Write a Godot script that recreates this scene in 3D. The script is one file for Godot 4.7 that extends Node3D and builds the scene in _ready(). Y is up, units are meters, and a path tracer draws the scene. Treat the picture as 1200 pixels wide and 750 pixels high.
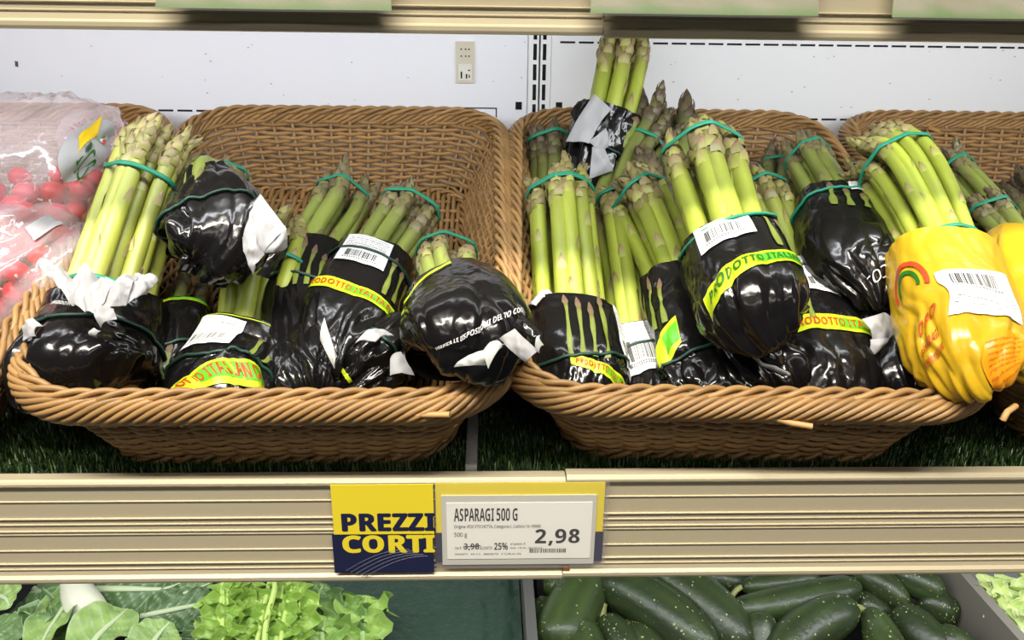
extends Node3D
# A supermarket vegetable shelf: wicker trays of asparagus bunches on a refrigerated display.

const UPISH := Vector3(0.0, 0.5, 0.866)

# ---------------------------------------------------------------- mesh builder
class MB:
	var v := PackedVector3Array()
	var n := PackedVector3Array()
	var c := PackedColorArray()
	var u := PackedVector2Array()
	var ix := PackedInt32Array()

	func quads(base: int, w: int, h: int, wrap: bool) -> void:
		var ww := w if wrap else w - 1
		for j in h - 1:
			for i in ww:
				var a := base + j * w + i
				var b := base + j * w + (i + 1) % w
				ix.append_array(PackedInt32Array([a, a + w, b, b, a + w, b + w]))

	# a grid of points, smooth; normal is du x dv
	func grid(p: PackedVector3Array, w: int, h: int, wrap := false, col := Color.WHITE, cols := PackedColorArray()) -> void:
		var base := v.size()
		v.append_array(p)
		for j in h:
			for i in w:
				var i0 := i - 1
				var i1 := i + 1
				if wrap:
					i0 = (i0 + w) % w
					i1 = i1 % w
				else:
					i0 = maxi(i0, 0)
					i1 = mini(i1, w - 1)
				var du := p[j * w + i1] - p[j * w + i0]
				var dv := p[mini(j + 1, h - 1) * w + i] - p[maxi(j - 1, 0) * w + i]
				n.append(du.cross(dv).normalized())
				u.append(Vector2(float(i) / (w - 1), 1.0 - float(j) / (h - 1)))
		if cols.size() == p.size():
			c.append_array(cols)
		else:
			for k in p.size():
				c.append(col)
		quads(base, w, h, wrap)

	func tube(path: PackedVector3Array, r: float, sides: int, closed: bool, col := Color.WHITE, flat := 1.0, hint := Vector3.UP) -> void:
		var base := v.size()
		var m := path.size()
		for k in m:
			var t: Vector3
			if closed:
				t = (path[(k + 1) % m] - path[(k - 1 + m) % m]).normalized()
			else:
				t = (path[mini(k + 1, m - 1)] - path[maxi(k - 1, 0)]).normalized()
			var e1 := hint - t * hint.dot(t)
			e1 = e1.normalized() if e1.length() > 0.05 else t.cross(Vector3(0.31, 0.2, 0.93)).normalized()
			var e2 := t.cross(e1)
			for i in sides:
				var a := TAU * i / sides
				v.append(path[k] + e1 * cos(a) * r + e2 * sin(a) * r * flat)
				n.append((e1 * cos(a) + e2 * sin(a) / flat).normalized())
				c.append(col)
				u.append(Vector2(float(i) / sides, float(k) / m))
		quads(base, sides, m, true)
		if closed:
			for i in sides:
				var a := base + (m - 1) * sides + i
				var b := base + (m - 1) * sides + (i + 1) % sides
				ix.append_array(PackedInt32Array([a, base + i, b, b, base + i, base + (i + 1) % sides]))
		else:
			for e in [0, m - 1]:
				var mid := v.size()
				var d := (path[0] - path[1]).normalized() if e == 0 else (path[m - 1] - path[m - 2]).normalized()
				v.append(path[e]); n.append(d); c.append(col); u.append(Vector2.ZERO)
				for i in sides:
					v.append(v[base + e * sides + i]); n.append(d); c.append(col); u.append(Vector2.ZERO)
				for i in sides:
					var p := mid + 1 + i
					var q := mid + 1 + (i + 1) % sides
					ix.append_array(PackedInt32Array([mid, p, q] if e == 0 else [mid, q, p]))

	func tri(a: Vector3, b: Vector3, d: Vector3, col := Color.WHITE) -> void:
		# a, b, d counter-clockwise seen from the front
		var base := v.size()
		var nn := (b - a).cross(d - a).normalized()
		for p in [a, b, d]:
			v.append(p); n.append(nn); c.append(col); u.append(Vector2(p.x, p.y))
		ix.append_array(PackedInt32Array([base, base + 2, base + 1]))

	func quad(a: Vector3, b: Vector3, d: Vector3, e: Vector3, col := Color.WHITE) -> void:
		var base := v.size()
		var nn := (b - a).cross(d - a).normalized()
		var uvs := [Vector2(0, 1), Vector2(1, 1), Vector2(1, 0), Vector2(0, 0)]
		var k := 0
		for p in [a, b, d, e]:
			v.append(p); n.append(nn); c.append(col); u.append(uvs[k]); k += 1
		ix.append_array(PackedInt32Array([base, base + 2, base + 1, base, base + 3, base + 2]))

	# a box with chamfered long edges is not needed at this size: plain faces
	func box(lo: Vector3, hi: Vector3, col := Color.WHITE) -> void:
		var p := [lo, Vector3(hi.x, lo.y, lo.z), Vector3(hi.x, hi.y, lo.z), Vector3(lo.x, hi.y, lo.z), Vector3(lo.x, lo.y, hi.z), Vector3(hi.x, lo.y, hi.z), hi, Vector3(lo.x, hi.y, hi.z)]
		quad(p[4], p[5], p[6], p[7], col)
		quad(p[1], p[0], p[3], p[2], col)
		quad(p[5], p[1], p[2], p[6], col)
		quad(p[0], p[4], p[7], p[3], col)
		quad(p[7], p[6], p[2], p[3], col)
		quad(p[0], p[1], p[5], p[4], col)

	# a closed profile (z, y), counter-clockwise seen from +x, run along x
	func extrude(prof: PackedVector2Array, x0: float, x1: float) -> void:
		var m := prof.size()
		for k in m:
			var a := prof[k]
			var b := prof[(k + 1) % m]
			quad(Vector3(x1, a.y, a.x), Vector3(x1, b.y, b.x), Vector3(x0, b.y, b.x), Vector3(x0, a.y, a.x))
		var t := Geometry2D.triangulate_polygon(prof)
		for k in range(0, t.size(), 3):
			for x in [x0, x1]:
				var q := [prof[t[k]], prof[t[k + 1]], prof[t[k + 2]]]
				var s: float = (q[1] - q[0]).cross(q[2] - q[0])
				var pp := [Vector3(x, q[0].y, q[0].x), Vector3(x, q[1].y, q[1].x), Vector3(x, q[2].y, q[2].x)]
				# (z, y) as (right, up): counter-clockwise there looks clockwise from +x
				if (s > 0) == (x == x1):
					tri(pp[0], pp[2], pp[1])
				else:
					tri(pp[0], pp[1], pp[2])

	func mesh(off := Vector3.ZERO, mat: Material = null) -> ArrayMesh:
		var m := ArrayMesh.new()
		if v.is_empty():
			return m
		var vv := v
		if off != Vector3.ZERO:
			vv = Transform3D(Basis(), -off) * v
		var a := []
		a.resize(Mesh.ARRAY_MAX)
		a[Mesh.ARRAY_VERTEX] = vv
		a[Mesh.ARRAY_NORMAL] = n
		a[Mesh.ARRAY_COLOR] = c
		a[Mesh.ARRAY_TEX_UV] = u
		a[Mesh.ARRAY_INDEX] = ix
		m.add_surface_from_arrays(Mesh.PRIMITIVE_TRIANGLES, a)
		if mat:
			m.surface_set_material(0, mat)
		return m

# ---------------------------------------------------------------- names
var taken := {}

func numbered(called: String) -> String:
	taken[called] = taken.get(called, -1) + 1
	return called if taken[called] == 0 else "%s_%03d" % [called, taken[called]]

func tag(o: Node, label: String, category: String, group := "", kind := "") -> void:
	o.set_meta("label", label)
	o.set_meta("category", category)
	if group:
		o.set_meta("group", group)
	if kind:
		o.set_meta("kind", kind)

func thing(called: String, at: Vector3, label: String, category: String, group := "") -> Node3D:
	var o := Node3D.new()
	o.name = numbered(called)
	add_child(o)
	o.position = at
	tag(o, label, category, group)
	return o

func put(called: String, m: Mesh, parent: Node, mat: Material = null) -> MeshInstance3D:
	var o := MeshInstance3D.new()
	o.mesh = m
	if mat:
		o.material_override = mat
	if parent == self:
		o.name = numbered(called)
		add_child(o)
	else:
		var k := 0
		for ch in parent.get_children():
			var s := String(ch.name)
			if s == called or (s.begins_with(called + "_") and s.substr(called.length() + 1).is_valid_int()):
				k += 1
		o.name = called if k == 0 else "%s_%03d" % [called, k]
		parent.add_child(o, true)
	return o

func struct(called: String, m: Mesh, mat: Material, label: String, category: String) -> MeshInstance3D:
	var o := put(called, m, self, mat)
	tag(o, label, category, "", "structure")
	return o

# ---------------------------------------------------------------- materials
func sm(srgb: Color, rough: float, metal := 0.0, vc := false) -> StandardMaterial3D:
	var m := StandardMaterial3D.new()
	m.albedo_color = srgb
	m.roughness = rough
	m.metallic = metal
	m.vertex_color_use_as_albedo = vc
	m.cull_mode = BaseMaterial3D.CULL_DISABLED
	return m

func noise_tex(freq: float, kind: int, octaves: int, seed_: int, size := 512, ridged := false) -> NoiseTexture2D:
	var f := FastNoiseLite.new()
	f.seed = seed_
	f.noise_type = kind
	f.frequency = freq
	f.fractal_type = FastNoiseLite.FRACTAL_RIDGED if ridged else FastNoiseLite.FRACTAL_FBM
	f.fractal_octaves = octaves
	var t := NoiseTexture2D.new()
	t.width = size
	t.height = size
	t.seamless = true
	t.noise = f
	return t

func relief(m: StandardMaterial3D, t: Texture2D, cm: float, scale: float) -> void:
	m.heightmap_enabled = true
	m.heightmap_texture = t
	m.heightmap_scale = cm
	m.uv1_triplanar = true
	m.uv1_scale = Vector3.ONE * scale

func lin(r: float, g: float, b: float) -> Color:
	return Color(r, g, b).srgb_to_linear()

# ---------------------------------------------------------------- curves
func cr(l: Array, t: float) -> Vector4:
	var k := l.size() - 1
	var x := clampf(t, 0.0, 1.0) * k
	var i := mini(int(x), k - 1)
	var f := x - i
	var p1: Vector4 = l[i]
	var p2: Vector4 = l[i + 1]
	var p0: Vector4 = l[i - 1] if i > 0 else p1 * 2.0 - p2
	var p3: Vector4 = l[i + 2] if i + 2 <= k else p2 * 2.0 - p1
	return 0.5 * ((p1 * 2.0) + (p2 - p0) * f + (p0 * 2.0 - p1 * 5.0 + p2 * 4.0 - p3) * f * f + (p1 * 3.0 - p0 - p2 * 3.0 + p3) * f * f * f)

func xyz(p: Vector4) -> Vector3:
	return Vector3(p.x, p.y, p.z)

# centre, side, normal (towards the shopper), radius at t
func frame(l: Array, t: float) -> Array:
	var p := cr(l, t)
	var d := (xyz(cr(l, minf(t + 0.02, 1.0))) - xyz(cr(l, maxf(t - 0.02, 0.0)))).normalized()
	var side := d.cross(UPISH).normalized()
	return [xyz(p), side, side.cross(d), maxf(p.w, 0.001), d]

# ---------------------------------------------------------------- lettering as real glyph meshes, normalised to a unit box
var glyph_cache := {}

func glyphs(text: String, weight := 700, family := "Droid Sans") -> Array:
	var key := text + str(weight) + family
	if glyph_cache.has(key):
		return glyph_cache[key]
	var f := SystemFont.new()
	f.font_names = PackedStringArray([family])
	f.font_weight = weight
	var t := TextMesh.new()
	t.font = f
	t.text = text
	t.font_size = 32
	t.pixel_size = 0.01
	t.depth = 0.0
	t.curve_step = 2.0
	var a := t.surface_get_arrays(0)
	var p: PackedVector3Array = a[Mesh.ARRAY_VERTEX]
	var lo := Vector2(1e9, 1e9)
	var hi := -lo
	for q in p:
		lo = lo.min(Vector2(q.x, q.y))
		hi = hi.max(Vector2(q.x, q.y))
	var out := PackedVector2Array()
	for q in p:
		out.append((Vector2(q.x, q.y) - lo) / (hi - lo))
	var idx: PackedInt32Array = a[Mesh.ARRAY_INDEX] if a[Mesh.ARRAY_INDEX] != null else PackedInt32Array(range(p.size()))
	glyph_cache[key] = [out, idx]
	return glyph_cache[key]

# flat lettering in the box from lower left a to upper right b (an upright plane that faces +z)
func write(called: String, text: String, a: Vector3, b: Vector3, mat: Material, parent: Node, off: Vector3, weight := 700, fat := 0.0) -> void:
	# fat: the strokes are thickened by laying the glyphs over each other, a little apart
	var g := glyphs(text, weight)
	var mb := MB.new()
	var shifts := [Vector3.ZERO] if fat == 0.0 else [Vector3(-fat, 0, 0), Vector3(fat, 0, 0.00004), Vector3(0, fat * 0.6, 0.00008), Vector3(0, -fat * 0.6, 0.00012)]
	for sh: Vector3 in shifts:
		var base := mb.v.size()
		for q in g[0]:
			mb.v.append(Vector3(lerpf(a.x, b.x, q.x), lerpf(a.y, b.y, q.y), lerpf(a.z, b.z, q.y)) + sh)
			mb.n.append(Vector3(0, 0, 1))
			mb.c.append(Color.WHITE)
			mb.u.append(q)
		for k in g[1]:
			mb.ix.append(base + k)
	put(called, mb.mesh(off, mat), parent)

# ---------------------------------------------------------------- asparagus
func bract(mb: MB, c0: Vector3, c1: Vector3, e1: Vector3, e2: Vector3, r0: float, r1: float, a: float, wide: float, ca: Color, cb: Color, lift: float) -> void:
	# a scale leaf: a small bulged triangle that hugs the stem from c0 up to c1
	var p := PackedVector3Array()
	var cols := PackedColorArray()
	var ws := [1.0, 0.86, 0.5, 0.03]
	var lf := [0.15, 0.8, 1.0, 0.55]
	for k in 4:
		var f := k / 3.0
		var c := c0.lerp(c1, f)
		var r: float = lerpf(r0, r1, f) + lift * lf[k]
		for j in [-1.0, 0.0, 1.0]:
			var b: float = a + j * wide * ws[k]
			p.append(c + (e1 * cos(b) + e2 * sin(b)) * (r + lift * 0.35 * (1.0 - absf(j))))
			cols.append(ca.lerp(cb, clampf(f * 0.9 + absf(j) * 0.25, 0.0, 1.0)))
	mb.grid(p, 3, 4, false, Color.WHITE, cols)

func spear(path: PackedVector3Array, r0: float, look: Dictionary, rng: RandomNumberGenerator) -> MB:
	var mb := MB.new()
	var m := path.size()
	var length := 0.0
	var at := PackedFloat32Array([0.0])
	for k in m - 1:
		length += path[k].distance_to(path[k + 1])
		at.append(length)
	var tip := clampf(r0 * 6.0 / length, 0.08, 0.45)
	var sides := 10
	var pts := PackedVector3Array()
	var cols := PackedColorArray()
	var rad := PackedFloat32Array()
	var base_c: Color = look.base
	var mid_c: Color = look.mid
	var tip_c: Color = look.tip
	var tone := rng.randf_range(0.82, 1.14)
	var phase := rng.randf() * TAU
	var frames := []
	for k in m:
		var t := (path[mini(k + 1, m - 1)] - path[maxi(k - 1, 0)]).normalized()
		var e1 := (UPISH - t * UPISH.dot(t)).normalized()
		var e2 := t.cross(e1)
		frames.append([e1, e2])
		var f := at[k] / length
		var r: float = r0 * (1.0 - 0.16 * f)
		if f > 1.0 - tip:
			var g := (f - 1.0 + tip) / tip
			r = r0 * 0.84 * (1.0 + 0.05 * sin(PI * minf(g * 1.4, 1.0))) * pow(maxf(1.0 - pow(g, 2.2), 0.0), 0.8) * (1.0 - 0.12 * g) + 0.0004
		rad.append(r)
		var col := base_c.lerp(mid_c, smoothstep(0.0, 0.5, f)).lerp(tip_c, smoothstep(1.0 - tip * 1.5, 1.0 - tip * 0.3, f))
		for i in sides:
			var a := TAU * i / sides
			var rr := r * (1.0 + 0.035 * sin(3.0 * a + phase + f * 5.0))
			pts.append(path[k] + (e1 * cos(a) + e2 * sin(a)) * rr)
			var st := tone * (1.0 + 0.10 * sin(a * 4.0 + phase + 7.0 * f) + rng.randf_range(-0.06, 0.06))
			cols.append(Color(col.r * st, col.g * st, col.b * st))
	mb.grid(pts, sides, m, true, Color.WHITE, cols)
	# cut end
	var e := mb.v.size()
	var d := (path[0] - path[1]).normalized()
	mb.v.append(path[0]); mb.n.append(d); mb.c.append(look.butt); mb.u.append(Vector2.ZERO)
	for i in sides:
		mb.v.append(pts[i]); mb.n.append(d); mb.c.append(look.butt); mb.u.append(Vector2.ZERO)
	for i in sides:
		mb.ix.append_array(PackedInt32Array([e, e + 1 + i, e + 1 + (i + 1) % sides]))
	# scale leaves: sparse on the stem, overlapping at the tip
	var dist := length - r0 * 0.25
	var ang := rng.randf() * TAU
	while dist > 0.012:
		var f := dist / length
		var intip := f > 1.0 - tip * 0.92
		var h := r0 * (1.25 if intip else 1.75)
		var f0 := maxf((dist - h * 0.75) / length, 0.0)
		var f1 := minf((dist + h * 0.3) / length, 1.0)
		var k0 := 0
		while k0 < m - 2 and at[k0 + 1] / length < f0:
			k0 += 1
		var k1 := k0
		while k1 < m - 2 and at[k1 + 1] / length < f1:
			k1 += 1
		var w0 := (f0 * length - at[k0]) / (at[k0 + 1] - at[k0])
		var w1 := clampf((f1 * length - at[k1]) / (at[k1 + 1] - at[k1]), 0.0, 1.0)
		var fr: Array = frames[k0]
		var shade := rng.randf_range(0.75, 1.2)
		var g0 := mid_c.lerp(tip_c, rng.randf_range(0.1, 0.75)) * shade if intip else mid_c.lerp(base_c, 0.5)
		var g1: Color = (look.bract as Color) * (shade if intip else rng.randf_range(0.85, 1.15))
		bract(mb, path[k0].lerp(path[k0 + 1], w0), path[k1].lerp(path[k1 + 1], w1), fr[0], fr[1], lerpf(rad[k0], rad[k0 + 1], w0), lerpf(rad[k1], rad[k1 + 1], w1),
			ang, rng.randf_range(0.55, 0.8) if intip else 0.55, g0, g1, r0 * (rng.randf_range(0.16, 0.3) if intip else 0.07))
		ang += 2.4 + rng.randf_range(-0.2, 0.2)
		dist -= r0 * 0.24 if intip else r0 * lerpf(2.2, 3.6, clampf((1.0 - tip - f) * 2.2, 0.0, 1.0)) * rng.randf_range(0.8, 1.2)
	return mb

# ---------------------------------------------------------------- film wrappers
# a wrapper is {l: centre line with radii from the closed bottom to the mouth, flat, amp, amp2, seed, noise}
func wpos(w: Dictionary, a: float, v: float, fr: Array = []) -> Vector3:
	var f := fr if fr.size() else frame(w.l, v)
	var r: float = f[3]
	var nz: FastNoiseLite = w.noise
	var amp: float = lerpf(w.amp, w.amp2, smoothstep(0.2, 0.75, v))
	var ca := cos(a)
	var sa := sin(a)
	var q := Vector3(ca * 0.05, sa * 0.05, v * float(w.len) * 0.7)
	var low := nz.get_noise_3dv(q)
	# creased film: straight folds in several directions, each only here and there
	var d := low * 0.7
	var k := 0
	var dirs: Array = w.dirs
	for wave: Vector4 in dirs:
		var x := q.x * wave.x + q.y * wave.y + q.z * wave.z + wave.w + low * 0.9
		var t := absf(x - floorf(x) - 0.5) * 2.0
		var here := clampf(0.5 + 1.6 * nz.get_noise_3d(q.x * 1.7 + 3.1 * k, q.y * 1.7, q.z * 1.7 - 2.3 * k), 0.0, 1.0)
		d += (1.0 - t * t - 0.6) * here * (0.85 - 0.10 * k)
		k += 1
	d *= amp
	var pl: float = w.pleat * (1.0 - smoothstep(0.0, 0.4, v))
	r = r * (1.0 + pl * 0.12 * (1.0 - 2.0 * absf(sin(a * 4.5 + 1.5 * sin(a * 2.0 + float(w.ph)))))) + d
	# a slightly square, slightly flattened section
	var s := 1.0 / pow(pow(absf(ca), 2.6) + pow(absf(sa), 2.6), 1.0 / 2.6)
	return f[0] + (f[2] * ca * float(w.flat) + f[1] * sa) * r * s

func make_wrap(l: Array, seed_: int, amp := 0.004, amp2 := 0.0015, flat := 0.9, pleat := 1.0) -> Dictionary:
	var nz := FastNoiseLite.new()
	nz.seed = seed_
	nz.noise_type = FastNoiseLite.TYPE_SIMPLEX
	nz.frequency = 13.0
	nz.fractal_type = FastNoiseLite.FRACTAL_NONE
	var rng := RandomNumberGenerator.new()
	rng.seed = seed_ * 7 + 1
	var dirs := []
	for k in 7:
		var dv := Vector3(rng.randf_range(-1, 1), rng.randf_range(-1, 1), rng.randf_range(-0.6, 0.6)).normalized() / ([0.060, 0.044, 0.034, 0.027, 0.021, 0.016, 0.012][k] as float)
		dirs.append(Vector4(dv.x, dv.y, dv.z, rng.randf()))
	var length := 0.0
	for k in l.size() - 1:
		length += xyz(l[k]).distance_to(xyz(l[k + 1]))
	return {"l": l, "amp": amp, "amp2": amp2, "flat": flat, "noise": nz, "len": length, "pleat": pleat, "dirs": dirs, "ph": seed_ * 0.7}

func wrap_mesh(w: Dictionary, nu := 88, nv := 64, slant := 0.0) -> MB:
	var mb := MB.new()
	var p := PackedVector3Array()
	for j in nv:
		var v := float(j) / (nv - 1)
		var fr := frame(w.l, v)
		for i in nu:
			var a := TAU * i / nu
			if slant == 0.0:
				p.append(wpos(w, a, v, fr))
			else:
				p.append(wpos(w, a, v * (1.0 - 0.06 * absf(slant) * (1.0 - cos(a + slant)))))
	# angle runs from the normal towards the side: du x dv points outwards
	mb.grid(p, nu, nv, true)
	var e := mb.v.size()
	var f := frame(w.l, 0.0)
	mb.v.append(f[0]); mb.n.append(-(f[4] as Vector3)); mb.c.append(Color.WHITE); mb.u.append(Vector2.ZERO)
	for i in nu:
		mb.ix.append_array(PackedInt32Array([e, i, (i + 1) % nu]))
	return mb

# a piece of print or a sticker on a wrapper: angles a0..a1, lengths v0..v1, tilt shifts v across
func patch(w: Dictionary, a0: float, a1: float, v0: float, v1: float, off := 0.0012, nu := 16, nv := 12, tilt := 0.0, shape = null) -> MB:
	var p := PackedVector3Array()
	for j in nv:
		for i in nu:
			var fu := float(i) / (nu - 1)
			var fv := float(j) / (nv - 1)
			var a := lerpf(a0, a1, fu)
			var v := lerpf(v0, v1, fv) + tilt * (fu - 0.5)
			if shape != null:
				var s: Vector2 = shape.call(fu, fv)
				a = lerpf(a0, a1, s.x)
				v = lerpf(v0, v1, s.y) + tilt * (s.x - 0.5)
			p.append(wpos(w, a, v))
	var mb := MB.new()
	mb.grid(p, nu, nv)
	for k in mb.v.size():
		mb.v[k] += mb.n[k] * off
	return mb

# lettering that follows a wrapper
func wrap_text(w: Dictionary, text: String, a0: float, a1: float, v0: float, v1: float, off: float, tilt := 0.0, weight := 700) -> MB:
	var g := glyphs(text, weight)
	var mb := MB.new()
	for q in g[0]:
		var a: float = lerpf(a0, a1, q.x)
		var v: float = lerpf(v0, v1, q.y) + tilt * (q.x - 0.5)
		var p := wpos(w, a, v)
		var nn := (wpos(w, a + 0.05, v) - p).cross(wpos(w, a, v + 0.02) - p).normalized()
		mb.v.append(p + nn * off)
		mb.n.append(nn)
		mb.c.append(Color.WHITE)
		mb.u.append(q)
	mb.ix = g[1]
	return mb

func wrap_ring(w: Dictionary, v: float, tilt: float, ph: float, r := 0.0017, off := 0.0016) -> MB:
	var p := PackedVector3Array()
	for i in 72:
		var a := TAU * i / 72
		var vv := clampf(v + tilt * sin(a + ph), 0.0, 1.0)
		var c: Vector3 = frame(w.l, vv)[0]
		var q := wpos(w, a, vv)
		p.append(q + (q - c).normalized() * off)
	var mb := MB.new()
	mb.tube(p, r, 6, true, Color.WHITE, 1.0, Vector3(0.3, 0.8, 0.5))
	return mb

# folded paper or film: quads given by corners, finely divided and crumpled; thickness by a second skin
func flaps(list: Array, seed_: int, amp := 0.0035) -> MB:
	var nz := FastNoiseLite.new()
	nz.seed = seed_
	nz.frequency = 38.0
	nz.fractal_type = FastNoiseLite.FRACTAL_RIDGED
	nz.fractal_octaves = 2
	var mb := MB.new()
	var k := 9
	for q in list:
		for side in 2:
			var p := PackedVector3Array()
			var a: Vector3 = q[0]
			var b: Vector3 = q[1]
			var c: Vector3 = q[2]
			var d: Vector3 = q[3]
			var nn := (b - a + c - d).cross(d - a + c - b).normalized()
			for j in k:
				for i in k:
					var fu := float(i) / (k - 1)
					if side == 1:
						fu = 1.0 - fu
					var fv := float(j) / (k - 1)
					var x := a.lerp(b, fu).lerp(d.lerp(c, fu), fv)
					var in_ := 4.0 * fu * (1.0 - fu) + 4.0 * fv * (1.0 - fv)
					x += nn * (nz.get_noise_3dv(x) * amp * minf(in_, 1.0) + amp * 1.2 * in_ * 0.5 - side * 0.0005)
					p.append(x)
			mb.grid(p, k, k)
	return mb

# ---------------------------------------------------------------- one bunch
var M := {}

func bunch(b: Dictionary) -> Dictionary:
	var s: Array = (b.S as Array).duplicate()
	if b.has("W"):
		# inside the wrapper the spears follow its centre line
		var wl: Array = b.W
		var k := 0
		for p: Vector4 in [wl[2], wl[wl.size() - 1]]:
			var sw: Vector4 = s[k]
			s[k] = Vector4(p.x, p.y, p.z, minf(sw.w, p.w * (float(b.get("flat", 0.88)) - 0.02) - 0.004))
			k += 1
	var rng := RandomNumberGenerator.new()
	rng.seed = b.seed
	var look: Dictionary = b.look
	var first: Vector4 = b.W[0] if b.has("W") else s[0]
	var at := xyz(first)
	var root := thing("asparagus_bunch", at, b.label, "asparagus", "asparagus bunches in the wicker trays")
	var out := {"root": root, "at": at}
	var r: float = b.r
	# places of the spears in the section, by rings
	var slots := []
	var rm := 0.0
	for q in s:
		rm = maxf(rm, q.w)
	var ring_r := rm - r
	while ring_r > r * 0.6:
		var cnt := int(PI * ring_r / r * 1.04)
		for k in cnt:
			slots.append(Vector2.from_angle(TAU * (k + 0.5 * (slots.size() % 2)) / cnt + rng.randf_range(-0.06, 0.06)) * ring_r / rm)
		ring_r -= r * 1.85
		if b.get("shell", false):
			break
	if not b.get("shell", false):
		slots.append(Vector2.ZERO)
	var n := 26
	var bows := {}
	var centers := {}
	for i in slots.size():
		var sl: Vector2 = slots[i]
		var top := 1.0 - rng.randf() * float(b.get("ragged", 0.09))
		var rs := r * rng.randf_range(0.84, 1.1)
		var jit := Vector2.from_angle(rng.randf() * TAU) * rng.randf() * 0.4
		var path := PackedVector3Array()
		var bend := rng.randf_range(-1.0, 1.0)
		for k in n:
			var f := top * k / (n - 1)
			f = top * (1.0 - pow(1.0 - float(k) / (n - 1), 1.25))
			var fr := frame(s, f)
			var spread := smoothstep(0.78, 1.0, f)
			var o := sl + jit * spread * 1.1 + Vector2(0, 0) 
			path.append(fr[0] + ((fr[2] as Vector3) * o.x + (fr[1] as Vector3) * (o.y + bend * 0.10 * sin(PI * f * 0.9))) * float(fr[3]))
		put("spear", spear(path, rs, look, rng).mesh(at, M.spear), root)
		for bd in b.get("bands", []):
			if not centers.has(bd):
				centers[bd] = []
			var fi := 1.0 - pow(1.0 - minf(float(bd) / top, 0.999), 1.0 / 1.25)
			var x := fi * (n - 1)
			var k := mini(int(x), n - 2)
			centers[bd].append([path[k].lerp(path[k + 1], x - k), rs])
	for bd in b.get("bands", []):
		put("rubber_band", hug(s, bd, centers[bd], b.get("bandtilt", 0.0)).mesh(at, M.band), root)
	if b.has("W"):
		var w := make_wrap(b.W, b.seed, b.get("amp", 0.0045), b.get("amp2", 0.0016), b.get("flat", 0.88), b.get("pleat", 1.0))
		out.w = w
		out.wrap = put("wrapper", wrap_mesh(w, 150, 96, b.get("slant", 0.0)).mesh(at, b.get("wmat", M.film)), root)
	return out

# a rubber band stretched round the spears: the hull of their sections
func hug(s: Array, t: float, cs: Array, tilt: float) -> MB:
	var fr := frame(s, t)
	var e1: Vector3 = fr[1]
	var e2: Vector3 = fr[2]
	var pts := PackedVector2Array()
	for c in cs:
		var d: Vector3 = c[0] - fr[0]
		var p := Vector2(d.dot(e1), d.dot(e2))
		for k in 10:
			pts.append(p + Vector2.from_angle(TAU * k / 10) * (float(c[1]) * 0.9 + 0.0012))
	var hull := Geometry2D.convex_hull(pts)
	var path := PackedVector3Array()
	for k in hull.size() - 1:
		var a := hull[k]
		var b := hull[k + 1]
		var m := maxi(1, int(a.distance_to(b) / 0.004))
		for j in m:
			var q := a.lerp(b, float(j) / m)
			path.append((fr[0] as Vector3) + e1 * q.x + e2 * q.y + (fr[4] as Vector3) * (tilt * q.x + 0.0015 * sin(q.x * 90.0)))
	var mb := MB.new()
	mb.tube(path, 0.0026, 8, true, Color.WHITE, 0.45, fr[4])
	return mb

# printed spears and stickers on a wrapped bunch
func sticker(b: Dictionary, a0: float, a1: float, v0: float, v1: float, tilt := 0.0, flip := 0) -> void:
	put("label_sticker", patch(b.w, a0, a1, v0, v1, 0.0016, 18, 14, tilt).mesh(b.at, M.sticker if flip == 0 else M.sticker2), b.root)

func neon(b: Dictionary, a0: float, a1: float, lo: float, hi: float, tilt := 0.0, text := "PRODOTTO ITALIANO", red := false) -> void:
	var v0 := lerpf(lo, hi, 0.16)
	var v1 := lerpf(lo, hi, 0.84)
	put("printed_band", patch(b.w, a0, a1, v0, v1, 0.0011, 28, 6, tilt).mesh(b.at, M.lime), b.root)
	var m := (v1 - v0) * 0.2
	put("printed_band_centre", patch(b.w, lerpf(a0, a1, 0.45), lerpf(a0, a1, 0.97), v0 + m + tilt * 0.21, v1 - m + tilt * 0.21, 0.0015, 16, 5, tilt * 0.52).mesh(b.at, M.leaf_green), b.root)
	# shift of the centre patch along the tilt is folded into v0
	if text:
		put("lettering", wrap_text(b.w, text, lerpf(a0, a1, 0.08), lerpf(a0, a1, 0.92), v0 + m * 1.3, v1 - m * 1.3, 0.0019, tilt * 0.84).mesh(b.at, M.red_ink if red else M.green_ink), b.root)

func printed(b: Dictionary, a: float, da: float, count: int, v0: float, v1: float, lean := 0.0) -> void:
	for k in count:
		var c := a + da * k
		var top := v1 - 0.05 * ((k * 7) % 3)
		var sh := func(fu: float, fv: float) -> Vector2:
			var wd := (1.0 - pow(fv, 6.0)) * (0.75 + 0.25 * sin(fv * 9.0 + k)) if fv < 0.75 else (1.15 - pow((fv - 0.75) / 0.25, 2.0) * 1.1)
			return Vector2(0.5 + (fu - 0.5) * wd + lean * fv, fv)
		var mb := patch(b.w, c - absf(da) * 0.24, c + absf(da) * 0.24, v0, top, 0.0011, 5, 16, 0.0, sh)
		for j in 16:
			for i in 5:
				var f := j / 15.0
				var q := lin(0.50, 0.56, 0.23).lerp(lin(0.46, 0.34, 0.29), smoothstep(0.6, 0.95, f + 0.1 * ((j * 3) % 2)))
				q = q * ((0.45 + 0.55 * sin(PI * (i + 0.6) / 5.2)) * (0.8 + 0.3 * float((j * 7 + i * 3 + k * 5) % 5) / 4.0))
				mb.c[j * 5 + i] = q
		put("printed_spear", mb.mesh(b.at, M.print), b.root)

func paper(b: Dictionary, list: Array, seed_: int, mat: Material = null, called := "paper_flap", amp := 0.0035) -> void:
	put(called, flaps(list, seed_, amp).mesh(b.at, mat if mat else M.paper), b.root)

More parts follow.
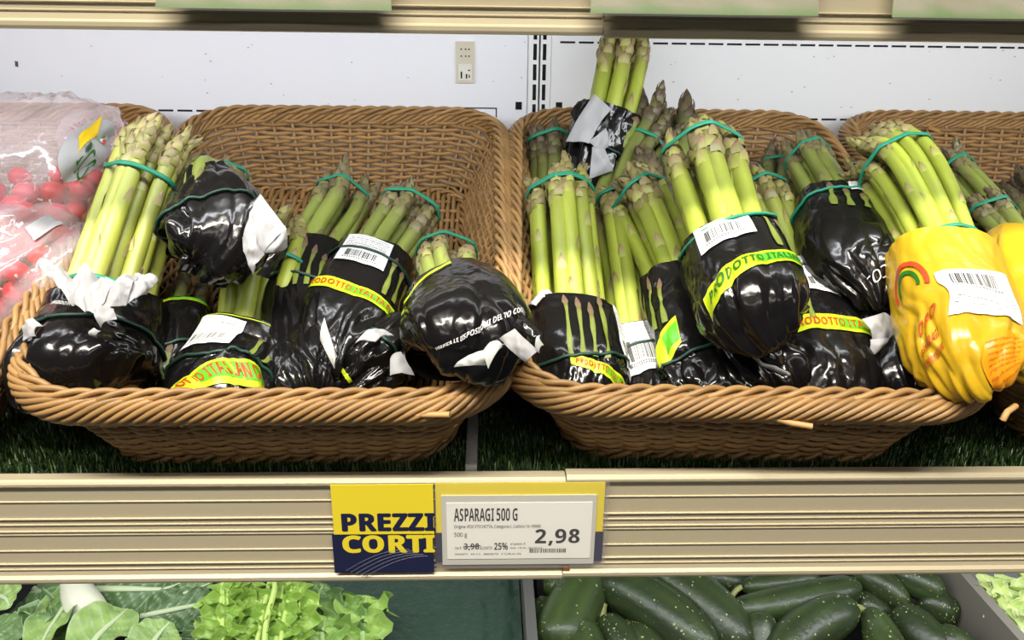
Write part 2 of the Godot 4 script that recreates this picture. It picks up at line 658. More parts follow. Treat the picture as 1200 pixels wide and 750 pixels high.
func tie(b: Dictionary, v: float, tilt: float, ph := 0.0, mat: Material = null) -> void:
	put("rubber_band", wrap_ring(b.w, v, tilt, ph).mesh(b.at, mat if mat else M.dark_band), b.root)

# ---------------------------------------------------------------- wicker tray
# local axes: y is the normal of the sloping base, -z runs up the slope, origin at the middle of the front edge of the base
const TD := 0.087

func ring_pt(t: float, s: float, out := 0.0) -> Vector3:
	# t: 0 base, 1 rim; s: 0..1 round the tray from the middle of the front, counter-clockwise from above
	var hx := lerpf(0.150, 0.196, t)
	var zf := lerpf(0.0, 0.020, t)
	var zb := lerpf(-0.462, -0.512, t)
	var rc := lerpf(0.045, 0.062, t)
	var hz := (zf - zb) / 2.0
	var cz := (zf + zb) / 2.0
	var ax := hx - rc
	var az := hz - rc
	var arc := PI / 2.0 * rc
	var per := 4.0 * ax + 4.0 * az + 4.0 * arc
	var d := fposmod(s, 1.0) * per
	var p := Vector2.ZERO
	var nn := Vector2.ZERO
	var segs := [ax, arc, 2.0 * az, arc, 2.0 * ax, arc, 2.0 * az, arc, ax]
	var k := 0
	while k < 8 and d > segs[k]:
		d -= segs[k]
		k += 1
	match k:
		0: p = Vector2(d, hz); nn = Vector2(0, 1)
		2: p = Vector2(hx, az - d); nn = Vector2(1, 0)
		4: p = Vector2(ax - d, -hz); nn = Vector2(0, -1)
		6: p = Vector2(-hx, -az + d); nn = Vector2(-1, 0)
		8: p = Vector2(-ax + d, hz); nn = Vector2(0, 1)
		_:
			var c: Vector2 = [Vector2(ax, az), Vector2(ax, -az), Vector2(-ax, -az), Vector2(-ax, az)][(k - 1) / 2]
			var a := PI / 2.0 - d / rc - (k - 1) / 2 * PI / 2.0
			nn = Vector2.from_angle(a)
			p = c + nn * rc
	return Vector3(p.x + nn.x * out, t * TD, cz + p.y + nn.y * out)

func tray_meshes() -> Dictionary:
	var rng := RandomNumberGenerator.new()
	rng.seed = 77
	var stakes := 68
	var shades := func() -> Color:
		var f := rng.randf_range(0.72, 1.12)
		return lin(0.65, 0.505, 0.315) * f
	# walls: 15 woven rows
	var mb := MB.new()
	var rows := 19
	for row in rows:
		var t := (row + 0.5) / rows * 0.97 + 0.015
		var p := PackedVector3Array()
		var per := stakes * 6
		var ph := rng.randf_range(-0.1, 0.1)
		for k in per:
			var s := float(k) / per
			p.append(ring_pt(t + 0.008 * sin(s * 40.0 + row), s, 0.0026 * cos(PI * stakes * s + PI * row + ph)))
		mb.tube(p, 0.0029, 6, true, shades.call(), 0.8)
	var wall := mb.mesh()
	mb = MB.new()
	for k in stakes:
		var p := PackedVector3Array()
		for j in 5:
			p.append(ring_pt(0.0 + j * 0.25, (k + 0.0) / stakes))
		mb.tube(p, 0.0024, 6, false, shades.call())
	var stake := mb.mesh()
	# base: cross bars with strands woven over and under, inside the rounded outline
	mb = MB.new()
	for row in 43:
		var x := lerpf(-0.1455, 0.1455, row / 42.0)
		var edge := 0.0
		if absf(x) > 0.105:
			edge = 0.045 - sqrt(maxf(0.045 * 0.045 - pow(absf(x) - 0.105, 2), 0.0))
		var p := PackedVector3Array()
		for k in 76:
			var z := lerpf(-0.460 + edge, -0.002 - edge, k / 75.0)
			p.append(Vector3(x, 0.006 + 0.0026 * sin(PI * z / 0.0235 + PI * row), z))
		mb.tube(p, 0.0031, 6, false, shades.call())
	for k in 19:
		var z := -0.01175 - 0.0235 * k
		var hx := 0.146
		if z > -0.045 or z < -0.417:
			hx -= 0.012
		mb.tube(PackedVector3Array([Vector3(-hx, 0.006, z), Vector3(0, 0.006, z), Vector3(hx, 0.006, z)]), 0.0028, 6, false, shades.call())
	# the foot: a twisted border round the base
	for k in 4:
		mb.tube(rope(0.04, 0.0045, 0.006, 22, k / 4.0, 0.0), 0.0026, 6, true, shades.call())
	var floor_ := mb.mesh()
	# rim: a thick wrapped border and a thin plait along its upper edge
	mb = MB.new()
	for k in 11:
		mb.tube(rope(1.0, 0.0085, 0.0105, 15, k / 11.0, 0.006), 0.0027, 7, true, shades.call())
	var rim := mb.mesh()
	mb = MB.new()
	for k in 3:
		mb.tube(rope(1.13, 0.0042, 0.0036, 30, k / 3.0, 0.001, 0.6), 0.0027, 6, true, shades.call())
	return {"wall_weave": wall, "stakes": stake, "base_weave": floor_, "rim": rim, "rim_plait": mb.mesh()}

func rope(t: float, rx: float, ry: float, turns: int, phase: float, out: float, wob := 0.0) -> PackedVector3Array:
	var p := PackedVector3Array()
	var m := turns * 24
	for k in m:
		var s := float(k) / m
		var a := TAU * (turns * s + phase)
		var c := ring_pt(minf(t, 1.0), s, out + rx * cos(a))
		p.append(c + Vector3.UP * ((t - minf(t, 1.0)) * TD + ry * sin(a) * (1.0 if wob == 0.0 else 1.0)))
	return p

func cane(called: String, pts: Array, parent: Node3D) -> void:
	# a stray end of cane, given in world points
	var p := PackedVector3Array()
	var inv := parent.transform.affine_inverse()
	for q in pts:
		p.append(inv * (q as Vector3))
	var mb := MB.new()
	mb.tube(p, 0.0026, 7, false, lin(0.80, 0.62, 0.40))
	put(called, mb.mesh(Vector3.ZERO, M.wicker), parent)

# ---------------------------------------------------------------- leaves, zucchini, radishes
# a leaf along a centre line; w4: half width in w; the margin ruffles; veins are raised ribs
func leaf(l: Array, wide: Callable, seed_: int, cup: float, ruffle: float, col_a: Color, col_b: Color, vein: Color, up: Vector3, lobes := 0.0) -> Array:
	var rng := RandomNumberGenerator.new()
	rng.seed = seed_
	var nz := FastNoiseLite.new()
	nz.seed = seed_
	nz.frequency = 30.0
	var nu := 33
	var nv := 44
	var p := PackedVector3Array()
	var cols := PackedColorArray()
	var ph := rng.randf() * TAU
	for j in nv:
		var v := float(j) / (nv - 1)
		var c := cr(l, v)
		var d := (xyz(cr(l, minf(v + 0.03, 1.0))) - xyz(cr(l, maxf(v - 0.03, 0.0)))).normalized()
		var side := d.cross(up).normalized()
		var nn := side.cross(d)
		var half: float = c.w * wide.call(v)
		for i in nu:
			var x := 2.0 * i / (nu - 1) - 1.0
			var ax := absf(x)
			var h := half * (1.0 + lobes * sin(v * 34.0 + (2.0 if x > 0 else 0.0)) * 0.5 + lobes * 0.4 * sin(v * 71.0 + ph))
			var vv := v * 9.0 - ax * 1.6
			var rib := pow(absf(fposmod(vv, 1.0) - 0.5) * 2.0, 8.0) * smoothstep(0.0, 0.15, ax) * (1.0 - 0.6 * ax)
			var q := xyz(c) + side * x * h + nn * (cup * half * x * x + ruffle * half * pow(ax, 2.5) * sin(v * 26.0 + x * 2.0 + ph))
			q += nn * (0.0035 * nz.get_noise_3dv(q * 1.5) + 0.0012 * rib + 0.004 * nz.get_noise_3dv(q * 3.0 + Vector3(9, 1, 4)) * ruffle)
			p.append(q)
			var tone := 1.0 + 0.25 * nz.get_noise_3dv(q * 2.0)
			var cc := (col_a.lerp(col_b, clampf(0.5 + 0.6 * nz.get_noise_3dv(q) + 0.3 * (v - 0.5), 0.0, 1.0)) * tone).lerp(vein, clampf(rib * 0.85, 0.0, 1.0))
			if ax > 0.97:
				cc = cc.lerp(vein, 0.5)
			cols.append(cc)
	var blade := MB.new()
	blade.grid(p, nu, nv, false, Color.WHITE, cols)
	var mid := PackedVector3Array()
	var mb := MB.new()
	var base := PackedVector3Array()
	# the midrib tapers: a half-sunk rib, wide at the base
	for j in 20:
		var v := j / 19.0 * 0.94
		var c := cr(l, v)
		var d := (xyz(cr(l, minf(v + 0.03, 1.0))) - xyz(cr(l, maxf(v - 0.03, 0.0)))).normalized()
		var side := d.cross(up).normalized()
		var nn := side.cross(d)
		var rr := lerpf(c.w * 0.10 + 0.0016, 0.0009, v)
		for i in 8:
			var a := TAU * i / 8
			# angle from normal towards side
			base.append(xyz(c) + nn * 0.0008 + (nn * cos(a) * 0.6 + side * sin(a)) * rr)
	mb.grid(base, 8, 20, true, vein)
	return [blade, mb]

func add_leaf(parent: Node3D, spec: Array, mat: Material) -> void:
	var b := put("leaf", spec[0].mesh(parent.position, mat), parent)
	put("midrib", spec[1].mesh(parent.position, mat), b)

func oval(v: float) -> float:
	return pow(maxf(sin(PI * (0.08 + 0.92 * pow(v, 0.9))), 0.0), 0.6) + 0.02

func tongue(v: float) -> float:
	return (0.25 + 0.75 * smoothstep(0.0, 0.5, v)) * sqrt(maxf(1.0 - pow(v, 5.0), 0.0)) + 0.01

func zucchini(l: Array, seed_: int, label: String, stem_at := 1, pale := 0.0) -> void:
	var rng := RandomNumberGenerator.new()
	rng.seed = seed_
	var at := xyz(l[0])
	var root := thing("zucchini", at, label, "zucchini", "zucchini in the lower crate")
	var nz := FastNoiseLite.new()
	nz.seed = seed_
	nz.frequency = 90.0
	var n := 30
	var sides := 20
	var p := PackedVector3Array()
	var cols := PackedColorArray()
	for k in n:
		var f := 1.0 - cos(PI * k / (n - 1))
		f *= 0.5
		var fr := frame(l, f)
		var r: float = fr[3] * pow(maxf(1.0 - pow(absf(2.0 * f - 1.0), 7.0), 0.0), 0.5) + 0.0006
		for i in sides:
			var a := TAU * i / sides
			var q: Vector3 = fr[0] + ((fr[2] as Vector3) * cos(a) + (fr[1] as Vector3) * sin(a)) * r * (1.0 + 0.022 * cos(a * 5.0))
			p.append(q)
			var g := lin(0.185, 0.23, 0.145).lerp(lin(0.30, 0.375, 0.19), clampf(pale + 0.45 * nz.get_noise_3dv(q * 0.25) + 0.14 * cos(a * 10.0), 0.0, 1.0))
			cols.append(g)
	var mb := MB.new()
	mb.grid(p, sides, n, true, Color.WHITE, cols)
	put("body", mb.mesh(at, M.zucchini), root)
	# pale flecks, slightly raised
	mb = MB.new()
	for k in 150:
		var f := rng.randf_range(0.06, 0.94)
		var a := rng.randf() * TAU
		var fr := frame(l, f)
		var r: float = fr[3] * pow(maxf(1.0 - pow(absf(2.0 * f - 1.0), 7.0), 0.0), 0.5) * (1.0 + 0.022 * cos(a * 5.0))
		var d: Vector3 = (fr[2] as Vector3) * cos(a) + (fr[1] as Vector3) * sin(a)
		var c: Vector3 = fr[0] + d * (r + 0.0002)
		var e1: Vector3 = fr[4]
		var e2 := d.cross(e1)
		var s := rng.randf_range(0.0006, 0.0017)
		for i in 5:
			mb.tri(c + d * 0.0003, c + (e1 * cos(TAU * i / 5) + e2 * sin(TAU * i / 5)) * s, c + (e1 * cos(TAU * (i + 1) / 5) + e2 * sin(TAU * (i + 1) / 5)) * s, lin(0.62, 0.66, 0.42))
	put("flecks", mb.mesh(at, M.print), root).set_meta("kind", "stuff")
	var e := frame(l, float(stem_at))
	var dir: Vector3 = (e[4] as Vector3) * (1.0 if stem_at == 1 else -1.0)
	if stem_at >= 0:
		var sp := PackedVector3Array()
		for k in 5:
			sp.append((e[0] as Vector3) + dir * (k * 0.0045 - 0.003) + (e[1] as Vector3) * 0.0008 * k * k)
		mb = MB.new()
		mb.tube(sp, minf(0.0062, float(e[3]) * 0.42), 5, false, lin(0.62, 0.63, 0.38))
		put("stem", mb.mesh(at, M.print), root)

func ball(c: Vector3, r: float, seed_: int, squash := 1.0) -> MB:
	var nz := FastNoiseLite.new()
	nz.seed = seed_
	nz.frequency = 18.0
	var p := PackedVector3Array()
	var w := 16
	var h := 11
	for j in h:
		var b := -PI / 2 + PI * j / (h - 1)
		for i in w:
			var a := -TAU * i / w
			var d := Vector3(cos(a) * cos(b), sin(b) * squash, sin(a) * cos(b))
			p.append(c + d * r * (1.0 + 0.10 * nz.get_noise_3dv(d * 0.06 + c)))
	var mb := MB.new()
	mb.grid(p, w, h, true)
	return mb

# ================================================================ the scene
func _ready() -> void:
	# ---- camera
	var cam := Camera3D.new()
	cam.name = "camera"
	cam.position = Vector3(0, 0.352, 0.581)
	cam.rotation_degrees = Vector3(-20.0, -1.9, 0.7)
	cam.fov = 45.24
	cam.near = 0.02
	cam.far = 60.0
	cam.current = true
	add_child(cam)
	# ---- the shop around the shelf, and the exposure
	var env := Environment.new()
	env.background_mode = Environment.BG_COLOR
	env.background_color = Color(0.30, 0.30, 0.31)
	env.tonemap_mode = Environment.TONE_MAPPER_LINEAR
	env.tonemap_exposure = 1.0
	env.sdfgi_enabled = true
	env.ssao_enabled = true
	env.ssil_enabled = true
	var we := WorldEnvironment.new()
	we.name = "environment"
	we.environment = env
	add_child(we)
	# ---- lamps: two rows of ceiling luminaires over the aisle, one strip under the upper shelf
	strip_lamp("ceiling_luminaire", Vector3(-0.5, 2.75, 1.35), Vector2(3.2, 0.30), 25.0, Color(1.0, 0.97, 0.92), "white ceiling strip luminaire over the near side of the aisle")
	strip_lamp("ceiling_luminaire", Vector3(0.3, 2.75, 3.3), Vector2(4.0, 0.40), 3.0, Color(1.0, 0.97, 0.92), "white ceiling strip luminaire over the far side of the aisle")
	strip_lamp("shelf_lamp", Vector3(0.05, 0.394, -0.066), Vector2(2.0, 0.034), 0.455, Color(0.97, 0.98, 1.0), "slim strip lamp under the upper shelf, aimed at the back wall", -30.0)
	strip_lamp("shelf_lamp", Vector3(0.05, -0.044, -0.035), Vector2(2.0, 0.022), 0.42, Color(0.97, 0.98, 1.0), "slim strip lamp under the asparagus shelf, aimed at the greens below", -65.0)
	materials()
	shell()
	shelf()
	trays()
	left_bunches()
	right_bunches()
	far_right_bunches()
	radish_bags()
	lower_shelf()

func strip_lamp(called: String, at: Vector3, size: Vector2, energy: float, col: Color, label: String, pitch := -90.0) -> void:
	var root := thing(called, at, label, "lamp")
	root.rotation_degrees.x = pitch + 90.0
	var mb := MB.new()
	var d := minf(size.y * 0.5, 0.03)
	mb.box(Vector3(-size.x / 2 - 0.01, 0.002, -size.y / 2 - 0.002), Vector3(size.x / 2 + 0.01, 0.002 + d, size.y / 2 + 0.002))
	put("housing", mb.mesh(Vector3.ZERO, sm(Color(0.8, 0.8, 0.8), 0.5)), root)
	mb = MB.new()
	mb.box(Vector3(-size.x / 2, -0.001, -size.y / 2), Vector3(size.x / 2, 0.002, size.y / 2))
	var g := sm(Color(0.9, 0.9, 0.9), 0.6)
	g.emission_enabled = true
	g.emission = col
	g.emission_energy_multiplier = 1.0
	put("diffuser", mb.mesh(Vector3.ZERO, g), root)
	var l := AreaLight3D.new()
	l.name = "light"
	l.area_size = size
	l.light_energy = energy
	l.light_color = col
	l.shadow_enabled = true
	l.set("area_range", 12.0)
	l.rotation_degrees = Vector3(-90, 0, 0)
	l.position = Vector3(0, -0.003, 0)
	root.add_child(l)

func materials() -> void:
	M.spear = sm(Color.WHITE, 0.42, 0.0, true)
	M.print = sm(Color.WHITE, 0.45, 0.0, true)
	M.wicker = sm(Color.WHITE, 0.45, 0.0, true)
	var crinkle := noise_tex(0.010, FastNoiseLite.TYPE_SIMPLEX, 2, 5, 512, true)
	M.film = sm(Color(0.075, 0.07, 0.072), 0.17)
	relief(M.film, crinkle, 0.05, 7.0)
	M.yellow = sm(Color(0.80, 0.645, 0.13), 0.24)
	relief(M.yellow, crinkle, 0.03, 7.0)
	M.paper = sm(Color(0.67, 0.67, 0.675), 0.6)
	M.grey_paper = sm(Color(0.80, 0.81, 0.79), 0.5)
	M.black_flap = sm(Color(0.10, 0.095, 0.095), 0.2)
	M.band = sm(Color(0.13, 0.55, 0.42), 0.45)
	M.dark_band = sm(Color(0.10, 0.24, 0.19), 0.45)
	M.lime = sm(Color(0.74, 0.82, 0.12), 0.3)
	M.leaf_green = sm(Color(0.36, 0.74, 0.14), 0.3)
	M.red_ink = sm(Color(0.75, 0.27, 0.10), 0.4)
	M.green_ink = sm(Color(0.12, 0.42, 0.10), 0.4)
	M.white_ink = sm(Color(0.88, 0.88, 0.88), 0.4)
	M.dark_ink = sm(Color(0.12, 0.12, 0.14), 0.5)
	M.sticker = sm(Color.WHITE, 0.45)
	M.sticker.albedo_texture = sticker_tex(3, false)
	M.sticker2 = sm(Color.WHITE, 0.45)
	M.sticker2.albedo_texture = sticker_tex(8, true)
	M.rail = sm(Color(0.76, 0.715, 0.60), 0.34, 0.2)
	relief(M.rail, noise_tex(0.03, FastNoiseLite.TYPE_SIMPLEX, 3, 21), 0.004, 6.0)
	M.metal = sm(Color(0.72, 0.72, 0.71), 0.35, 0.6)
	M.wall_left = sm(Color(0.975, 0.98, 1.0), 0.4)
	M.wall_right = sm(Color(0.975, 0.98, 0.98), 0.4)
	M.hole = sm(Color(0.05, 0.05, 0.05), 0.9)
	M.zucchini = sm(Color.WHITE, 0.36, 0.0, true)
	relief(M.zucchini, noise_tex(0.02, FastNoiseLite.TYPE_SIMPLEX, 3, 33), 0.05, 8.0)
	M.leaf = sm(Color.WHITE, 0.42, 0.0, true)
	M.leaf.backlight_enabled = true
	M.leaf.backlight = Color(0.25, 0.25, 0.2)
	M.clear = sm(Color(0.96, 0.93, 0.94, 0.06), 0.12)
	M.clear.transparency = BaseMaterial3D.TRANSPARENCY_ALPHA
	M.clear_bag = sm(Color(0.95, 0.90, 0.91, 0.24), 0.12)
	M.clear_bag.transparency = BaseMaterial3D.TRANSPARENCY_ALPHA
	relief(M.clear_bag, crinkle, 0.06, 7.0)
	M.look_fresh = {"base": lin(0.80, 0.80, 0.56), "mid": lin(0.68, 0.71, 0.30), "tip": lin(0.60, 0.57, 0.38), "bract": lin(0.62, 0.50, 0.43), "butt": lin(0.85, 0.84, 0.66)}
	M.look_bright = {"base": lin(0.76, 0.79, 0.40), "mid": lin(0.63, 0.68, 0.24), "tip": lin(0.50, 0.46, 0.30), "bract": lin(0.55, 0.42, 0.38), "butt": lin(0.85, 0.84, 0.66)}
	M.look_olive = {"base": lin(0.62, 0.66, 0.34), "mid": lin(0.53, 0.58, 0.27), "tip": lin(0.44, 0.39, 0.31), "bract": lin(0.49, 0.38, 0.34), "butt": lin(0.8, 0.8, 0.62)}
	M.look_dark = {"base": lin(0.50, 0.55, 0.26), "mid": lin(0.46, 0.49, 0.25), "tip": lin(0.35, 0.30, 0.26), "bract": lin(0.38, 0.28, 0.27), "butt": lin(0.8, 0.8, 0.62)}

func sticker_tex(seed_: int, code_top: bool) -> ImageTexture:
	# fine print and a bar code
	var rng := RandomNumberGenerator.new()
	rng.seed = seed_
	var im := Image.create(192, 128, false, Image.FORMAT_RGB8)
	im.fill(Color(0.93, 0.93, 0.92))
	var ink := Color(0.22, 0.22, 0.23)
	var y0 := 8 if not code_top else 54
	for line in 7:
		var x := rng.randi_range(8, 18)
		var y := y0 + line * 9
		while x < 176:
			var w := rng.randi_range(2, 9)
			im.fill_rect(Rect2i(x, y, w, 3 if line % 3 == 1 else 2), ink.lerp(Color(0.9, 0.9, 0.9), rng.randf() * 0.45))
			x += w + rng.randi_range(1, 4)
	var x := 30
	var by := 78 if not code_top else 10
	while x < 150:
		var w := rng.randi_range(1, 4)
		im.fill_rect(Rect2i(x, by, w, 30), Color(0.08, 0.08, 0.08))
		x += w + rng.randi_range(1, 4)
	x = 26
	while x < 154:
		im.fill_rect(Rect2i(x, by + 33, 5, 6), ink)
		im.fill_rect(Rect2i(x + 1, by + 35, 2, 2), Color(0.9, 0.9, 0.9))
		x += 9
	return ImageTexture.create_from_image(im)

# ---------------------------------------------------------------- the setting
func shell() -> void:
	var sx := 0.0705
	var mb := MB.new()
	mb.box(Vector3(-1.6, -0.75, -0.56), Vector3(sx - 0.016, 0.75, -0.53))
	var wl := struct("wall_left", mb.mesh(), M.wall_left, "white metal back panel on the left of the slotted upright", "wall")
	mb = MB.new()
	mb.box(Vector3(sx + 0.016, -0.75, -0.56), Vector3(1.7, 0.75, -0.53))
	var wr := struct("wall_right", mb.mesh(), M.wall_right, "light grey metal back panel on the right of the slotted upright", "wall")
	mb = MB.new()
	mb.box(Vector3(sx - 0.0155, -0.75, -0.57), Vector3(sx - 0.0012, 0.75, -0.531))
	mb.box(Vector3(sx + 0.0012, -0.75, -0.57), Vector3(sx + 0.0155, 0.75, -0.531))
	mb.box(Vector3(sx - 0.0155, -0.75, -0.58), Vector3(sx + 0.0155, 0.75, -0.57))
	var up := struct("trim_1", mb.mesh(), M.wall_right, "white slotted upright between the two back panels", "trim")
	for k in 7:
		for s in [-1, 1]:
			mb = MB.new()
			var y := 0.364 - k * 0.0265
			mb.box(Vector3(sx + s * 0.0065 - 0.0024, y - 0.0105, -0.5318), Vector3(sx + s * 0.0065 + 0.0024, y + 0.0105, -0.5306))
			put("slot", mb.mesh(Vector3.ZERO, M.hole), up)
	# rows of slots punched in the panels
	dashes(wr, 0.100, 1.3, 0.2515, 0.0212, 0.0055)
	dashes(wr, 0.098, 1.3, 0.3505, 0.0205, 0.005)
	dashes(wl, -0.56, -0.33, 0.2555, 0.0205, 0.0055)
	dashes(wl, -1.2, -0.57, 0.2555, 0.0205, 0.0055)
	for x in [0.0425, 0.099]:
		mb = MB.new()
		mb.box(Vector3(x - 0.0045, 0.2610, -0.5305), Vector3(x + 0.0045, 0.2715, -0.5296))
		put("square_hole", mb.mesh(Vector3.ZERO, M.hole), wl if x < sx else wr)
	# the cut-out outline left of the upright
	for r in [[-0.093, 0.012, 0.2618, 0.2634], [0.0105, 0.012, 0.2500, 0.2634], [-0.0445, -0.043, 0.2500, 0.2634]]:
		mb = MB.new()
		mb.box(Vector3(r[0], r[2], -0.5302), Vector3(r[1], r[3], -0.5296))
		put("groove", mb.mesh(Vector3.ZERO, M.hole), wl)
	mb = MB.new()
	mb.box(Vector3(0.0535, 0.20, -0.5302), Vector3(0.0541, 0.37, -0.5297))
	put("seam", mb.mesh(Vector3.ZERO, sm(Color(0.55, 0.55, 0.56), 0.6)), wl)
	# scuffs and specks on the painted panels
	var rng := RandomNumberGenerator.new()
	rng.seed = 5
	mb = MB.new()
	for k in 44:
		var x := rng.randf_range(-0.62, 0.76)
		var y := rng.randf_range(0.262, 0.352)
		var s := rng.randf_range(0.0005, 0.0011)
		if absf(x - sx) > 0.02:
			mb.quad(Vector3(x - s, y - s * 0.6, -0.5296), Vector3(x + s * 1.6, y - s * 0.4, -0.5296), Vector3(x + s, y + s, -0.5296), Vector3(x - s, y + s * 0.5, -0.5296))
	put("specks", mb.mesh(Vector3.ZERO, sm(Color(0.66, 0.65, 0.64), 0.8)), wl).set_meta("kind", "stuff")
	mb = MB.new()
	var p := Vector3(-0.6365, 0.3145, -0.5295)
	mb.quad(p + Vector3(-0.002, -0.003, 0), p + Vector3(0.002, -0.004, 0), p + Vector3(0.003, 0.003, 0), p + Vector3(-0.001, 0.004, 0))
	put("stain", mb.mesh(Vector3.ZERO, sm(Color(0.35, 0.33, 0.30), 0.8)), wl)
	# socket plate
	var o := Vector3(-0.0318, 0.3231, -0.5300)
	var root := thing("socket_plate", o, "small cream plastic plate with six holes and a square recess on the white back wall", "socket")
	mb = MB.new()
	mb.box(Vector3(-0.0125, -0.027, -0.001), Vector3(0.0125, 0.027, 0.004))
	put("plate", mb.mesh(Vector3.ZERO, sm(Color(0.86, 0.83, 0.74), 0.5)), root)
	mb = MB.new()
	mb.box(Vector3(-0.009, -0.023, 0.0041), Vector3(0.009, -0.002, 0.0048))
	put("recess", mb.mesh(Vector3.ZERO, sm(Color(0.93, 0.92, 0.87), 0.5)), root)
	for x in [-0.005, 0.001, 0.0055]:
		for y in [0.008, 0.017]:
			mb = MB.new()
			mb.tube(PackedVector3Array([Vector3(x, y, 0.0035), Vector3(x, y, 0.0046)]), 0.0011, 8, false)
			put("pin_hole", mb.mesh(Vector3.ZERO, M.hole), root)
	for q in [[-0.006, -0.021, 0.002, 0.009], [0.001, -0.021, 0.002, 0.006], [0.005, -0.020, 0.0015, 0.004], [0.004, -0.011, 0.003, 0.0015]]:
		mb = MB.new()
		mb.box(Vector3(q[0], q[1], 0.0048), Vector3(q[0] + q[2], q[1] + q[3], 0.0053))
		put("dark_mark", mb.mesh(Vector3.ZERO, M.hole), root)

func dashes(parent: Node3D, x0: float, x1: float, y: float, long: float, gap: float) -> void:
	var x := x0
	while x < x1:
		var mb := MB.new()
		mb.box(Vector3(x, y - 0.0013, -0.5306), Vector3(x + long, y + 0.0013, -0.5297))
		put("slot", mb.mesh(Vector3.ZERO, M.hole), parent)
		x += long + gap

func rail_profile(top: float, z: float) -> PackedVector2Array:
	# closed section (z, y), counter-clockwise: up the ribbed front, back over the top
	var f := PackedVector2Array()
	f.append(Vector2(z - 0.006, top - 0.104))
	f.append(Vector2(z + 0.0035, top - 0.1035))
	f.append(Vector2(z + 0.0042, top - 0.1015))
	f.append(Vector2(z + 0.0042, top - 0.0985))
	f.append(Vector2(z + 0.0010, top - 0.0965))
	for y in [0.0905, 0.0845, 0.0710, 0.0545, 0.0510, 0.0445, 0.0385, 0.0215]:
		var big := 0.0016 if y in [0.0385, 0.0510, 0.0845] else 0.0011
		f.append(Vector2(z, top - y - 0.0012))
		f.append(Vector2(z + big, top - y - 0.0003))
		f.append(Vector2(z + big, top - y + 0.0003))
		f.append(Vector2(z, top - y + 0.0007))
	f.append(Vector2(z, top - 0.0075))
	f.append(Vector2(z + 0.0018, top - 0.0068))
	f.append(Vector2(z + 0.0032, top - 0.0050))
	f.append(Vector2(z + 0.0032, top - 0.0030))
	f.append(Vector2(z + 0.0018, top - 0.0012))
	f.append(Vector2(z, top))
	f.append(Vector2(z - 0.010, top))
	f.append(Vector2(z - 0.010, top - 0.0030))
	f.append(Vector2(z - 0.006, top - 0.0030))
	return f

func rail(top: float, z: float, x0: float, x1: float, label: String) -> MeshInstance3D:
	var mb := MB.new()
	mb.extrude(rail_profile(top, z), x0, x1)
	var o := put("price_rail", mb.mesh(), self, M.rail)
	tag(o, label, "rail")
	return o

func shelf() -> void:
	var mb := MB.new()
	mb.box(Vector3(-1.6, -0.030, -0.53), Vector3(1.7, -0.004, 0.0))
	struct("floor", mb.mesh(), sm(Color(0.55, 0.55, 0.54), 0.5, 0.3), "grey metal shelf board under the artificial grass", "shelf")
	var seam := 0.0665
	var left := rail(0.0010, 0.010, -1.3, seam, "beige ribbed price rail of the asparagus shelf, left length behind the yellow card")
	rail(0.0040, 0.0115, seam + 0.0006, 1.4, "beige ribbed price rail of the asparagus shelf, right length beyond the joint")
	# a brown smudge on the lower lip
	var sm_ := MB.new()
	var at := Vector3(-0.3040, -0.0961, 0.0103)
	for q: Vector4 in [Vector4(-0.005, 0.0004, 0.0045, 0.0008), Vector4(-0.001, -0.0008, 0.0045, 0.0010), Vector4(0.001, 0.0006, 0.003, 0.0006)]:
		sm_.quad(at + Vector3(q.x, q.y - q.w, 0), at + Vector3(q.x + q.z, q.y - q.w * 1.4, 0), at + Vector3(q.x + q.z * 1.1, q.y + q.w * 0.6, 0), at + Vector3(q.x + q.z * 0.1, q.y + q.w, 0))
	put("stain", sm_.mesh(Vector3.ZERO, sm(Color(0.30, 0.17, 0.08), 0.8)), left)
	# rusty corner at the joint
	mb = MB.new()
	mb.box(Vector3(0.0672, -0.0935, 0.0125), Vector3(0.0730, -0.0885, 0.0142))
	tag(put("rust_patch", mb.mesh(), self, sm(Color(0.55, 0.36, 0.16), 0.8)), "small rusty patch at the joint of the lower price rail", "rust")
	# upper shelf
	rail(0.460, -0.040, -1.3, 0.0865, "olive beige ribbed edge of the upper shelf, left length")
	rail(0.4585, -0.039, 0.0871, 1.4, "olive beige ribbed edge of the upper shelf, right length")
	mb = MB.new()
	mb.box(Vector3(-1.6, 0.405, -0.53), Vector3(1.7, 0.440, -0.046))
	struct("ceiling", mb.mesh(), sm(Color(0.82, 0.82, 0.80), 0.5), "underside of the upper shelf above the trays", "shelf")
	holder(Vector3(-0.2352, 0.3837, -0.0330), Vector3(-0.0740, 0.3696, -0.0330), "clear price holder with green print on the upper shelf edge, left of the three")
	holder(Vector3(0.0785, 0.3879, -0.0330), Vector3(0.2393, 0.3699, -0.0330), "clear price holder with green print on the upper shelf edge, middle of the three")
	holder(Vector3(0.3026, 0.3908, -0.0330), Vector3(0.4298, 0.3698, -0.0330), "clear price holder with green print on the upper shelf edge, right of the three")
	# artificial grass
	grass(-1.3, -0.0205, "dark green artificial grass mat under the left trays", 41)
	grass(-0.0085, 1.4, "dark green artificial grass mat under the right trays", 42)
	mb = MB.new()
	mb.box(Vector3(-0.0195, -0.004, -0.52), Vector3(-0.0095, 0.006, -0.002))
	tag(put("divider_strip", mb.mesh(), self, sm(Color(0.66, 0.67, 0.66), 0.5, 0.2)), "grey metal strip between the two artificial grass mats", "strip")
	price_card()

